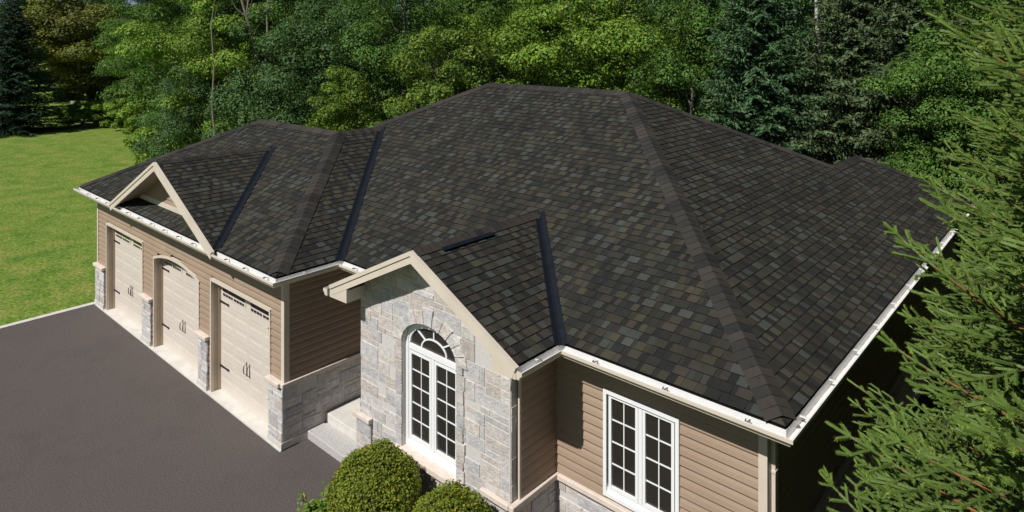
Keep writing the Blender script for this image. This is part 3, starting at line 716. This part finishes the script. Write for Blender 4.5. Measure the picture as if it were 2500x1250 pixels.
for t in (math.pi*.25, math.pi*.5, math.pi*.75):
    c, s = math.cos(t), math.sin(t); dx, dz = -c, s; p0 = (dx*.30, dz*.195); p1 = (dx*.60, dz*.36); L = math.hypot(p1[0]-p0[0], p1[1]-p0[1]); nx, nz = -(p1[1]-p0[1])/L*.012, (p1[0]-p0[0])/L*.012
    gb.prism([(p0[0]-nx, p0[1]-nz), (p1[0]-nx, p1[1]-nz), (p1[0]+nx, p1[1]+nz), (p0[0]+nx, p0[1]+nz)], V3((WCX, 0, ESZ-.045)), V3((1,0,0)), V3((0,0,1)), V3((0,1,0)), yg-.011, yg+.003, 'vinyl')
child(gb, 'grille', win2)
# dark room behind nothing: window glass is opaque dark. downspout at the right corner
hb = HB(); hb.box(XR+.02, XR+.085, .60, .69, .0, ZL-.30, 'cream'); hb.tube([(XR+.05, .645, ZL-.31), (XR+.09, .645, ZL-.25), (-.10, .645, ZL-.13), (-.07, .645, ZL-.10)], [.04]*4, 'cream', 8)
for z in (1.6, 2.6): hb.box(XR+.015, XR+.092, .59, .70, z, z+.03, 'cream')
hb.build('downspout')
# steps
HB().box(XG+.032, PL-.062, .01, YE+.02, .0, .35, 'conc').build('landing', bevel=.012)
HB().box(XG+.034, -7.55, -.40, .008, .0, .165, 'gran').build('step', bevel=.012)
#--VEG--

# ------------------------------------------------------------------ vegetation
def np_mesh(name, verts, nper, mats, tint=None, mi=None):
    """verts (n*nper,3); faces of nper consecutive vertices"""
    nf = len(verts)//nper; me = bpy.data.meshes.new(name)
    me.vertices.add(len(verts)); me.vertices.foreach_set('co', verts.astype(np.float32).ravel())
    me.loops.add(nf*nper); me.loops.foreach_set('vertex_index', np.arange(nf*nper, dtype=np.int32))
    me.polygons.add(nf); me.polygons.foreach_set('loop_start', np.arange(0, nf*nper, nper, dtype=np.int32))
    for q in mats: me.materials.append(M[q])
    if mi is not None: me.polygons.foreach_set('material_index', mi.astype(np.int32))
    me.update(calc_edges=True)
    if tint is not None:
        a = me.attributes.new('tint', 'FLOAT_COLOR', 'FACE'); a.data.foreach_set('color', np.concatenate([tint, np.ones((nf, 1))], 1).astype(np.float32).ravel())
    return me
def norm(a): return a/np.maximum(np.linalg.norm(a, axis=-1, keepdims=True), 1e-9)
def leaves(P, Nn, size, rg, aspect=.7):
    """kite shaped leaf at each point with normal Nn; returns verts (n*4,3)"""
    n = len(P); t = norm(np.cross(Nn, norm(rg.normal(size=(n, 3))))); b2 = np.cross(Nn, t); s = size[:, None]
    fold = Nn*s*.12
    q = np.stack([P-t*s*.5, P+b2*s*.5*aspect-t*s*.05+fold, P+t*s*.5, P-b2*s*.5*aspect-t*s*.05+fold], 1)
    return q.reshape(-1, 3)
def tints(n, rg, lo=.6, hi=1.35, yel=.08, ycol=(1.7, 1.35, .7)):
    k = rg.uniform(lo, hi, (n, 1)); c = np.ones((n, 3))*k; c[:, 0] *= rg.uniform(.85, 1.2, n); c[:, 2] *= rg.uniform(.8, 1.3, n)
    m = rg.random(n) < yel; c[m] *= np.array(ycol); return c
def crown_mesh(seed, H, Rr, zb, nb, nl, ls, m, yel=.08, flat=.55, lean=0):
    rg = np.random.default_rng(seed); zc = (H+zb)/2; hz = (H-zb)/2
    d = norm(rg.normal(size=(nb, 3))); r = rg.random(nb)**.42; c = d*r[:, None]
    C = np.stack([c[:, 0]*Rr, c[:, 1]*Rr, zc+c[:, 2]*hz], 1)
    taper = 1-.35*np.clip((C[:, 2]-zc)/hz, 0, 1); C[:, 0] *= taper; C[:, 1] *= taper
    rb = Rr*rg.uniform(.16, .32, nb); wts = rb**2; cnt = (wts/wts.sum()*nl).astype(int); idx = np.repeat(np.arange(nb), cnt); n = len(idx)
    dd = norm(rg.normal(size=(n, 3))+np.array([0, 0, .35])); rad = rb[idx]*rg.uniform(.55, 1.12, n)**.7
    lump = 1+.22*np.sin(dd[:, 0]*5+idx)*np.sin(dd[:, 1]*6+idx*2)
    P = C[idx]+dd*np.array([1, 1, flat])*(rad*lump)[:, None]
    droop = -.10*((dd[:, 0]**2+dd[:, 1]**2))*rb[idx]; P[:, 2] += droop
    Nn = norm(dd*.75+np.array([0, -.1, .35])+rg.normal(size=(n, 3))*.30)
    bt = rg.uniform(.82, 1.18, nb)[idx][:, None]
    return np_mesh('crown', leaves(P, Nn, rg.uniform(.65, 1.25, n)*ls, rg), 4, [m], tints(n, rg, yel=yel)*bt), C, rb
def trunk_mesh(seed, H, r0, C, m='bark', zb=2, fork=0):
    r = random.Random(seed); b_ = MB(); top = H*.82
    pts = []; x = y = 0
    for i in range(9):
        pts.append((x, y, top*i/8)); x += r.uniform(-.12, .12); y += r.uniform(-.12, .12)
    b_.tube(pts, [r0*(1.25 if i == 0 else 1)*(1-i/8*.82) for i in range(9)], m, 9)
    for j in range(min(len(C), 16)):
        c = C[j]; z0 = max(zb*.7, min(c[2]-abs(c[0])-.6, top*.85)); i = z0/top*8; k = min(int(i), 7); p = V3(pts[k]).lerp(V3(pts[k+1]), i-k)
        e = V3(c); mid = p.lerp(e, .5)+V3((0, 0, -.25)); b_.tube([p, mid, e], [r0*.32, r0*.2, r0*.06], m, 6)
    b_.f2 = None; o = b_
    return o
def mesh_of(b_, name):
    me = bpy.data.meshes.new(name); me.from_pydata(b_.v, [], b_.f)
    for q in b_.slots: me.materials.append(M[q])
    me.polygons.foreach_set('material_index', b_.m); me.polygons.foreach_set('use_smooth', [True]*len(b_.f)); me.update(); return me
def broad(seed, H, Rr, zb, nb, nl, ls, m, **k):
    tr = k.pop('bark', 'bark'); me, C, rb = crown_mesh(seed, H, Rr, zb, nb, nl, ls, m, **k)
    return me, mesh_of(trunk_mesh(seed, H, max(.12, H*.013), C, tr, zb), 'trunk')
def spruce(seed, H, Rr, m, zb=.6, step=.34, qs=(.26, .075), droop=.35, up=.15):
    rg = np.random.default_rng(seed); P = []; T = []; Nn = []; z = zb; tb = MB()
    tb.tube([(0,0,0), (.03,0,H*.3), (0,.03,H*.7), (0,0,H)], [H*.018, H*.014, H*.006, .01], 'bark', 8)
    while z < H-.15:
        nbr = int(rg.integers(6, 9)); a0 = rg.random()*6.28
        for j in range(nbr):
            L = Rr*(1-z/H)**.8*rg.uniform(.75, 1.12)+.15; a = a0+j*6.283/nbr+rg.uniform(-.25, .25); d = np.array([math.cos(a), math.sin(a), 0])
            s = np.arange(.12, L, .125); ss = s/L
            f = up*(1-z/H)*3*0+(.45*(z/H)-.05)
            C = d*s[:, None]; C[:, 2] = z+s*f-droop*L*.35*ss*1.2*(1-ss*.55)+rg.uniform(-.1, .1)
            if rg.random() < .5: tb.tube([(0,0,z), tuple(C[len(C)//2]), tuple(C[-1])], [.035, .02, .008], 'bark', 4)
            side = np.array([-d[1], d[0], 0])
            for sg in (-1, 1):
                tl = np.minimum(.62, (L-s)*.55+.12)*rg.uniform(.7, 1.1, len(s))
                td = norm(side*sg*.85+d*.55+np.array([0, 0, -.28])+rg.normal(size=(len(s), 3))*.14)
                for q in range(3):
                    k = q*.2+.05; m_k = tl > k
                    if not m_k.any(): continue
                    P.append((C+td*(k+.08)+np.array([0, 0, -.5*k*k]))[m_k]); T.append(norm(td+np.array([0, 0, -.35*k])+rg.normal(size=td.shape)*.22)[m_k])
            P.append(C+d*.05); T.append(norm(np.tile(d+np.array([0, 0, .1]), (len(s), 1))+rg.normal(size=(len(s), 3))*.3))
        z += step*rg.uniform(.75, 1.2)*(1-.3*z/H)
    P = np.concatenate(P); T = np.concatenate(T); n = len(P)
    P = np.repeat(P, 2, 0)+rg.normal(size=(2*n, 3))*.025; T = norm(np.repeat(T, 2, 0)+rg.normal(size=(2*n, 3))*.28); n *= 2
    B2 = norm(np.cross(T, rg.normal(size=(n, 3))+np.array([0, 0, 1.2]))); l = rg.uniform(.7, 1.2, n)[:, None]*qs[0]/2; w_ = qs[1]/2*rg.uniform(.7, 1.2, n)[:, None]
    Q = np.stack([P-T*l, P+B2*w_-T*l*.2, P+T*l, P-B2*w_-T*l*.2], 1).reshape(-1, 3)
    return np_mesh('crown', Q, 4, [m], tints(n, rg, .6, 1.4, .04, (1.3, 1.1, .8))), mesh_of(tb, 'trunk')
LEAFT = {
 'maple': broad(1, 15, 5.2, 1.2, 74, 46000, .165, 'leaf_maple', yel=.10, flat=.42),
 'maple2': broad(2, 14, 4.6, 1.0, 64, 40000, .155, 'leaf_mid', yel=.08),
 'ash': broad(3, 15, 4.2, .8, 70, 40000, .15, 'leaf_mid', yel=.05, flat=.65),
 'dark': broad(4, 16, 4.8, .8, 52, 26000, .19, 'leaf_dark', yel=.04),
 'silver': broad(5, 11, 3.8, .4, 60, 36000, .13, 'leaf_silver', yel=.04, flat=.7),
 'yellow': broad(6, 9, 2.8, .3, 60, 22000, .14, 'leaf_yellow', yel=.10),
 'olive': broad(7, 13, 6.0, .5, 80, 44000, .26, 'leaf_olive', yel=.14, flat=.5),
 'shrub': broad(8, 2.4, 1.7, .1, 26, 9000, .14, 'leaf_maple', yel=.1),
 'blue': spruce(11, 16, 3.6, 'needle_blue'),
 'grey': spruce(12, 15, 3.9, 'needle_grey', droop=.5, step=.42),
 'darks': spruce(13, 14, 4.3, 'needle_dark'),
}
KIND = {'maple': 'maple_tree', 'maple2': 'maple_tree', 'ash': 'ash_tree', 'dark': 'broadleaf_tree', 'silver': 'broadleaf_tree', 'yellow': 'young_tree', 'olive': 'broadleaf_tree', 'shrub': 'shrub', 'blue': 'spruce_tree', 'grey': 'spruce_tree', 'darks': 'spruce_tree'}
fwv = np.array([-math.sin(R(YAW)), math.cos(R(YAW))]); rtv = np.array([math.cos(R(YAW)), math.sin(R(YAW))])
def at(u, D): p = np.array([CAMX, CAMY])+D*(fwv+rtv*((u-PPX)/FPX)); return float(p[0]), float(p[1])
GRP = {'shrub': 'shrubs along the far side of the lawn'}
def tree(kind, u, D, label, s=1., sz=None, rot=None, group='trees behind the house', z=0, cat=None):
    x, y = at(u, D); c = cat or ('shrub' if kind == 'shrub' else 'spruce' if kind in ('blue', 'grey', 'darks') else 'tree')
    t = thing(KIND[kind], label, c, (x, y, z), GRP.get(kind, group))
    t.rotation_euler = (0, 0, rot if rot is not None else rnd.uniform(0, 6.28)); t.scale = (s, s, sz or s)
    for nm, me in zip(('crown', 'trunk'), LEAFT[kind]):
        o = bpy.data.objects.new(nm, me); col.objects.link(o); o.parent = t
    return t
TL = [
 # left side, far across the lawn
 ('darks', 30, 56, 'dark blue green spruce at the left edge, skirts on the lawn', 1.0, .80),
 ('darks', -110, 64, 'very dark spruce cut by the left frame edge', 1.0, .9),
 ('olive', 200, 86, 'broad olive green tree over the far shrubs, rust tinged crown', 1.4, 1.15),
 ('olive', 95, 104, 'olive crown between the dark spruce and the broad olive tree', .95, 1.15),
 ('maple2', 335, 76, 'round green tree right of the olive tree, above the low hedge', .85, .85),
 ('dark', 290, 112, 'dark tree top above the olive crown at the far left', 1.1, 1.2),
 ('dark', 120, 112, 'tall dark crown behind the olive trees, near the top left corner', 1.2, 1.25),
 ('dark', 20, 100, 'dark tree behind the two spruces at far left', 1.2, 1.25),
 ('dark', 60, 122, 'dark crown against the sky at the far left, between two taller ones', 1.3, 1.3),
 ('dark', 200, 124, 'dark crown against the sky, right behind the olive tree', 1.35, 1.35),
 ('dark', 390, 118, 'dark crown against the sky above the lawn corner', 1.35, 1.35),
 ('darks', 250, 128, 'pointed dark spruce top far behind the olive tree', 1.3, 1.35),
 ('dark', 345, 96, 'dark tree closing the gap behind the low hedge', 1.1, 1.05),
 # row behind the garage
 ('ash', 505, 43, 'bright green ash standing where the lawn meets the woods', 1.0, 1.0),
 ('maple2', 425, 60, 'green tree just behind the bright ash at the lawn edge', .8, .9),
 ('maple', 520, 39, 'leafy tree with pale trunk left of the twin bare trunks', .82, .95),
 ('silver', 455, 37, 'low leafy tree at the lawn corner beside the garage roof', .62, .62),
 ('ash', 615, 45, 'green tree behind the twin bare pinkish trunks', 1.0, 1.05),
 ('silver', 700, 36, 'silvery green tree above the garage roof ridge', 1.0, .95),
 ('silver', 800, 39, 'taller silvery green tree right of the garage ridge', 1.05, 1.1),
 ('yellow', 850, 33, 'yellow green sapling above the notch between the two roofs', .8, .75),
 ('maple2', 760, 50, 'green tree rising behind the silvery pair', 1.0, 1.1),
 ('ash', 900, 46, 'green ash between the silvery trees and the maple', 1.0, 1.1),
 ('yellow', 1080, 32.5, 'yellow green young tree peeping over the left hip of the main roof', 1.0, .98),
 ('ash', 990, 38, 'leafy green tree left of the main ridge', .9, .85),
 ('maple2', 1150, 44, 'deep green maple behind the left end of the main ridge', 1.0, 1.0),
 ('maple', 1330, 40, 'large layered maple above the middle of the main ridge', 1.0, 1.0),
 ('maple', 1520, 38, 'bright layered maple above the right end of the ridge', .95, 1.02),
 ('maple2', 1430, 50, 'maple crown filling the gap behind the two bright maples', 1.1, 1.1),
 ('maple', 1240, 52, 'light green maple top behind the large layered maple', 1.0, 1.1),
 ('ash', 1690, 33, 'mid green tree between bright maple and blue spruce', .75, .85),
 ('yellow', 1640, 36, 'small yellowish tree below the bright maple on its right', .8, .95),
 # spruces to the right
 ('blue', 1850, 30, 'blue green spruce with slanting boughs left of the birch', 1.0, .95),
 ('blue', 1750, 37, 'second blue green spruce, half hidden behind its slanting neighbour', .95, 1.0),
 ('maple2', 1990, 37, 'broadleaf tree around the white birch trunks', .8, .95),
 ('grey', 2090, 29, 'grey green spruce with level drooping boughs behind the rear roof', 1.0, 1.0),
 ('grey', 2230, 27, 'grey green spruce with long boughs, nearer the right edge', .95, .95),
 ('darks', 2200, 38, 'dark spruce top behind the two grey green spruces', .95, 1.15),
 ('maple', 2400, 30, 'yellow green tree behind the near spruces at upper right', .95, .95),
 ('maple', 2540, 33, 'yellow green tree running off the right frame edge', .95, 1.0),
 ('maple2', 2290, 23, 'low green tree beside the rear corner of the roof', .6, .6),
 ('yellow', 2420, 24, 'yellowish tree between the roof corner and the near spruces', .9, .9),
 ('ash', 2480, 22, 'green tree behind the near spruces by the right frame edge', .8, .9),
]
for i, u in enumerate(range(380, 2700, 150)):
    TL.append(('dark' if i % 3 else 'maple2', u+(i*37 % 50), 60+(i*13 % 9), None, 1.1, 1.18))
DL = ['behind the bright ash', 'behind the pale trunked tree', 'behind the twin bare trunks', 'above the garage ridge', 'above the roof notch', 'left of the main ridge', 'above the left hip of the main roof', 'above the left end of the main ridge',
 'above the middle of the main ridge', 'behind the gap of the two bright maples', 'above the right end of the main ridge', 'left of the blue spruces', 'behind the blue spruces', 'behind the white birch', 'between the birch and the grey spruces', 'behind the right hand grey spruce', 'at the upper right corner']
k = 0
for kd, u, D, lab, s, sz in TL:
    if lab is None: lab = ('dark' if kd == 'dark' else 'mid green')+' back row tree top '+DL[k % len(DL)]; k += 1
    tree(kd, u, D, lab, s, sz, group='dark back row of the woods' if lab.find('back row') > 0 else 'trees around the house')
# hedge of loose shrubs at the end of the lawn
for i, (u, D, s, lab) in enumerate([(165, 63, .75, 'leftmost loose shrub of the hedge beside the dark spruce'), (200, 61, .95, 'second loose shrub of the hedge from the spruce'), (245, 60, 1.0, 'third loose shrub of the hedge, below the small round shrubs'),
        (290, 60, 1.1, 'tall loose shrub in the middle of the hedge'), (330, 58, 1.25, 'large loose shrub at the right of the hedge'), (355, 55, 1.2, 'rightmost shrub of the hedge at the lawn corner'), (400, 41, 1.2, 'shrub at the foot of the bright ash'), (372, 45, .9, 'small shrub left of the foot of the bright ash')]):
    tree('shrub', u, D, lab, s)
# twin bare trunks and white birches
def bare(name, label, cat, u, D, stems, m, grp=None):
    x, y = at(u, D); t = thing(name, label, cat, (x, y, 0), grp)
    for pts, r0, r1 in stems:
        b_ = MB(); n = len(pts); b_.tube([(rtv[0]*a, rtv[1]*a, z) for a, z in pts], [r0+(r1-r0)*i/(n-1) for i in range(n)], m, 8)
        r = random.Random(len(pts)+int(pts[-1][0]*10))
        for q in range(7):
            i = r.randint(1, n-2); a, z = pts[i]; s = r.choice([-1, 1]); b_.tube([(rtv[0]*a, rtv[1]*a, z), (rtv[0]*(a+s*.4), rtv[1]*(a+s*.4)-.2, z+.5), (rtv[0]*(a+s*.7), rtv[1]*(a+s*.7)-.3, z+1.3)], [r1*.7, r1*.45, .008], m, 5)
        o = b_.build('trunk', t, smooth=True)
    return t
bare('bare_tree', 'twin bare pinkish trunks forking upward above the garage roof', 'tree', 643, 36.5, [([(0, 0), (0, 2.4), (-.06, 5.9), (-.52, 7.6), (-.93, 9.1), (-1.4, 10.8), (-1.45, 13)], .12, .05), ([(.02, 0), (.06, 2.5), (.12, 6.2), (.23, 8), (.21, 9.4), (.35, 11.5), (.35, 14)], .09, .045), ([(-.93, 9.1), (-.84, 9.9), (-.64, 10.9), (-.5, 13)], .06, .035)], 'palebark')
bare('bare_tree', 'thin pale trunk with a low side branch among the leaves beside the lawn', 'tree', 521, 35.5, [([(0, 0), (.12, 2.2), (-.08, 4.4), (.05, 6.4), (-.12, 8.6), (.03, 9.6)], .075, .03)], 'palebark')
bare('birch_tree', 'white birch with slender trunks between the blue and grey spruces', 'tree', 2065, 31, [([(0, 0), (.02, 5), (.05, 8), (0, 10), (.05, 14)], .13, .08), ([(-.6, 0), (-1.0, 5), (-1.35, 8.5), (-1.4, 10), (-1.5, 13)], .11, .06), ([(.3, 0), (.9, 6), (1.2, 8.7), (1.3, 13)], .09, .05)], 'birch')
# far small round shrubs and a boulder
def ball(name, label, cat, loc, rx, rz, n, ls, m, seed, grp=None, core=True, cz=None, col2=(.7, 1.28), yel=.06):
    rg = np.random.default_rng(seed); t = thing(name, label, cat, loc, grp); cz = cz if cz is not None else rz
    d = norm(rg.normal(size=(n, 3))); lump = 1+.05*np.sin(d[:, 0]*7+seed)*np.cos(d[:, 1]*6)+.04*np.sin(d[:, 2]*9+d[:, 0]*5+seed)+.02*np.sin(d[:, 0]*23)*np.sin(d[:, 1]*19+d[:, 2]*21)
    r = rg.uniform(.86, 1.015, n)*lump; r[rg.random(n) < .03] *= 1.045; P = d*np.array([rx, rx, rz])*r[:, None]*1.0; P[:, 2] += cz; P = P[P[:, 2] > .03]; d = d[:len(P)] if False else norm(P-np.array([0, 0, cz]))
    Nn = norm(d*.5+rg.normal(size=P.shape)*.55+np.array([0, 0, .25])); me = np_mesh('foliage', leaves(P, Nn, rg.uniform(.6, 1.3, len(P))*ls, rg, .75), 4, [m], tints(len(P), rg, *col2, yel=yel, ycol=(1.8, 1.25, .6)))
    o = bpy.data.objects.new('foliage', me); col.objects.link(o); o.parent = t
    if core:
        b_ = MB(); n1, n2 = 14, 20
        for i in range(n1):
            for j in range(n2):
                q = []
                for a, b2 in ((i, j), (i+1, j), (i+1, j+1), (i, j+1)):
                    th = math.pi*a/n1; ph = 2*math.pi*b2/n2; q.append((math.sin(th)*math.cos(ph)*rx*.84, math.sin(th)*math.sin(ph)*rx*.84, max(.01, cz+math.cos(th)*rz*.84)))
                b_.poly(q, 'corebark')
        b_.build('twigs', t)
    return t
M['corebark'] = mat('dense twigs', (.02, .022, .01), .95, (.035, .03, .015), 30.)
for i, (u, D, rx, lab) in enumerate([(151, 85, 1.0, 'leftmost small golden shrub far across the lawn'), (176, 86, .55, 'tiny golden shrub beside the leftmost golden shrub'), (193, 86, .55, 'tiny golden shrub by the pale boulder'), (232, 88, 1.05, 'larger round golden shrub under the olive tree'), (262, 88, .75, 'rightmost small golden shrub under the olive tree')]):
    ball('golden_shrub', lab, 'shrub', (*at(u, D), 0), rx, rx*.85, 1500, .16, 'leaf_yellow', 30+i, 'small golden shrubs far across the lawn')
b_ = MB(); b_.prism([(-.9,-.4),(.8,-.5),(1.0,.3),(-.6,.5)], V3((0,0,0)), V3((1,0,0)), V3((0,1,0)), V3((0,0,1)), 0, .45, 'conc', top=.2)
o = b_.build('boulder'); o.location = (*at(179, 82), -.01); o.scale = (.7, .7, .7); tag(o, 'low pale boulder lying before the golden shrubs far across the lawn', 'boulder')
# clipped globe bushes by the entrance
ball('globe_bush', 'large clipped globe bush left of the other, below the arched window', 'bush', (-5.82, -1.34, 0), .70, .80, 34000, .036, 'leaf_box', 51, 'clipped globe bushes', cz=.83)
ball('globe_bush', 'clipped globe bush cut by the bottom edge, right of the larger one', 'bush', (-4.17, -1.30, 0), .63, .78, 30000, .036, 'leaf_box', 52, 'clipped globe bushes', cz=.93)
# leafy perennial left of the globe bush
def perennial(name, label, x, y, n, hgt, seed, m='leaf_maple'):
    rg = np.random.default_rng(seed); t = thing(name, label, 'plant', (x, y, 0)); Vv = []; b_ = MB()
    for i in range(n):
        a = rg.uniform(0, 6.28); tilt = rg.uniform(.1, .75); d = np.array([math.cos(a)*tilt, math.sin(a)*tilt, 1.]); d /= np.linalg.norm(d); L = hgt*rg.uniform(.6, 1.1)
        b_.tube([(0,0,0), tuple(d*L*.5+np.array([0,0,.02])), tuple(d*L)], [.006, .005, .003], 'twig', 4)
        for q in range(12):
            s = L*(.25+.75*q/11); c = d*s; la = rg.uniform(0, 6.28); ld = norm(np.array([math.cos(la), math.sin(la), rg.uniform(-.1, .5)])); ll = rg.uniform(.06, .12)
            sd = norm(np.cross(ld, [0, 0, 1]))*ll*.25; Vv += [c, c+ld*ll*.45+sd, c+ld*ll, c+ld*ll*.45-sd]
    Vv = np.array(Vv); me = np_mesh('leaves', Vv, 4, [m], tints(len(Vv)//4, rg)); o = bpy.data.objects.new('leaves', me); col.objects.link(o); o.parent = t; b_.build('stem', t)
perennial('leafy_plant', 'low leafy plant in the bed left of the large globe bush', -6.90, -1.62, 40, .62, 61)
perennial('leafy_plant', 'small leafy plant at the bottom edge beside the driveway', -6.62, -1.98, 26, .5, 62, 'leaf_yellow')

# ------------------------------------------------------------------ near spruces at the right
def near_spruce(seed, H, Rr, zlo, zhi, step=.29):
    rg = np.random.default_rng(seed); tb = MB(); tw = MB()
    tb.tube([(0,0,0), (.03,.02,H*.3), (-.02,.03,H*.6), (0,0,H)], [.2, .15, .08, .01], 'bark', 10)
    A_, Dv, Ls, Tn = [], [], [], []
    def shoot(p, d, l, b2=1.): A_.append(p); Dv.append(d); Ls.append(l); Tn.append(b2)
    z = zlo
    while z < zhi:
        nbr = int(rg.integers(6, 9)); a0 = rg.uniform(0, 6.28)
        for j in range(nbr):
            L = (Rr*(1-z/H)**.75+.25)*rg.uniform(.72, 1.1); a = a0+j*6.283/nbr+rg.uniform(-.3, .3)
            el = .05+.75*(z/H)+rg.uniform(-.08, .12); d0 = np.array([math.cos(a)*math.cos(el), math.sin(a)*math.cos(el), math.sin(el)])
            n = max(4, int(L/.14)); p = np.array([0, 0, z+rg.uniform(-.12, .12)]); d = d0-np.array([0, 0, .22]); d /= np.linalg.norm(d); pts = [p.copy()]
            sag = .012*(1-z/H)
            for i in range(n):
                d = d+np.array([0, 0, .018+sag*(1 if i > n*.5 else -1)])+rg.normal(size=3)*.018; d /= np.linalg.norm(d); p = p+d*(L/n); pts.append(p.copy())
                s = (i+1)/n
                if s < .18: continue
                sd = np.cross(d, [0, 0, 1]); sd /= np.linalg.norm(sd)
                for sg in (-1, 1):
                    if rg.random() < .12: continue
                    l2 = min(.75, (1-s)*L*.50+.13)*rg.uniform(.7, 1.15); d2 = sd*sg*rg.uniform(.7, 1.0)+d*.68+np.array([0, 0, rg.uniform(-.2, .12)]); d2 /= np.linalg.norm(d2)
                    m2 = max(1, int(l2/.085)); q = p.copy(); qs = [q.copy()]
                    for t in range(m2):
                        d2 = d2+rg.normal(size=3)*.04+np.array([0, 0, -.02 if t < m2*.6 else .05]); d2 /= np.linalg.norm(d2)
                        shoot(q, d2, l2/m2*1.15, 1.25 if t >= m2-1 else .9); q = q+d2*(l2/m2); qs.append(q.copy())
                        if l2 > .2 and t >= 1:
                            s3 = np.cross(d2, [0, 0, 1]); s3 /= np.linalg.norm(s3)
                            for sg3 in (-1, 1):
                                if rg.random() < .3: continue
                                l3 = min(.20, (l2-(t/m2)*l2)*.5+.07)*rg.uniform(.7, 1.15); d3 = s3*sg3*.8+d2*.75+np.array([0, 0, rg.uniform(-.3, .2)]); d3 /= np.linalg.norm(d3); shoot(q, d3, l3, 1.1)
                    if len(qs) > 1: tw.tube(qs[:: max(1, len(qs)//3)]+([qs[-1]] if (len(qs)-1) % max(1, len(qs)//3) else []), [.0035]*len(qs[:: max(1, len(qs)//3)]+([qs[-1]] if (len(qs)-1) % max(1, len(qs)//3) else [])), 'twig', 3)
                if s > .8: shoot(p-d*.05, d, L/n*1.1, 1.1)
            shoot(p, d, .2*rg.uniform(.7, 1.2), 1.45)
            for q in range(int(rg.integers(2, 6))):
                k0 = pts[int(len(pts)*rg.uniform(.55, .98))]; u3 = d*.8+np.array([rg.normal()*.3, rg.normal()*.3, rg.uniform(.5, 1.1)]); u3 /= np.linalg.norm(u3); ll = rg.uniform(.12, .30)
                shoot(k0, u3, ll*.55, 1.3); shoot(k0+u3*ll*.5, u3, ll*.55, 1.5)
            kk = len(pts); tw.tube(pts, [.012*(1-i/kk)+.0065 for i in range(kk)], 'twig', 5)
        z += step*rg.uniform(.8, 1.2)*(1-.25*z/H)
    A_ = np.array(A_); Dv = norm(np.array(Dv)); Ls = np.array(Ls)*.88; Tn = np.array(Tn); ns = len(A_); nn = 46
    X = norm(np.cross(Dv, rg.normal(size=(ns, 3)))); Y = np.cross(Dv, X)
    ph = rg.uniform(0, 6.283, (ns, nn)); tt = np.sort(rg.random((ns, nn)), 1)
    rad = X[:, None]*np.cos(ph)[..., None]+Y[:, None]*np.sin(ph)[..., None]
    nd = norm(rad*1.0+Dv[:, None]*.55+np.array([0, 0, .12])); nl = rg.uniform(.020, .030, (ns, nn))[..., None]
    base = A_[:, None]+Dv[:, None]*(tt*Ls[:, None])[..., None]
    sdv = norm(np.cross(nd, Dv[:, None]+rg.normal(size=(ns, nn, 3))*.4))*.0028
    V = np.stack([base-sdv, base+sdv, base+nd*nl], 2).reshape(-1, 3)
    ke = A_+Dv*(Ls*.9)[:, None]; tip_ = A_+Dv*Ls[:, None]; cr = .0128
    rg3 = [ke+(X*math.cos(k*1.571)+Y*math.sin(k*1.571))*cr for k in range(4)]; r03 = [A_+(X*math.cos(k*1.571)+Y*math.sin(k*1.571))*cr*.8 for k in range(4)]
    core = []
    for k in range(4):
        j = (k+1) % 4; core += [r03[k], r03[j], rg3[k], r03[j], rg3[j], rg3[k], rg3[k], rg3[j], tip_]
    core = np.stack(core, 1).reshape(-1, 3); ctn = np.repeat(Tn, 12)[:, None]*np.array([[.62, .66, .7]])
    tn = np.repeat(Tn, nn)[:, None]*tints(ns*nn, rg, .65, 1.3, .02); tip = (np.repeat(Tn, nn) > 1.2); tn[tip] *= np.array([1.25, 1.12, .8])
    V = np.concatenate([V, core]); tn = np.concatenate([tn, ctn])
    return np_mesh('crown', V, 3, ['needle_near'], tn), mesh_of(tb, 'trunk'), mesh_of(tw, 'branches')
def put(meshes, x, y, rot, s, label):
    t = thing('spruce_tree', label, 'spruce', (x, y, 0), 'near spruces along the right side of the house'); t.rotation_euler = (0, 0, rot); t.scale = (s, s, s)
    for nm, me in zip(('crown', 'trunk', 'branches'), meshes): o = bpy.data.objects.new(nm, me); col.objects.link(o); o.parent = t
    return t
NS = near_spruce(73, 11.5, 3.25, .9, 11.2)
for x, y, rot, s, lab in [
    (3.55, -2.0, -.35, 1.0, 'nearest spruce, its shoots over the lower right of the picture'),
    (3.65, 1.5, 1.9, 1.08, 'spruce beside the right gutter, second from the viewer'),
    (3.25, .1, 5.0, .86, 'shorter spruce squeezed between the two nearest ones'),
    (4.45, 4.8, 4.4, 1.42, 'tall spruce beyond the middle of the right gutter'),
    (4.4, 9.2, 5.3, 1.5, 'tall spruce whose twigs cross the far end of the gutter'),
    (5.4, 2.4, 5.9, 1.45, 'spruce in the second rank, filling the right frame edge'),
    (6.0, 7.2, 3.1, 1.6, 'tallest spruce in the second rank at the upper right'),
    (3.9, 13.8, 1.2, 1.5, 'farthest of the near spruces, behind the rear roof corner')]:
    put(NS, x, y, rot, s, lab)
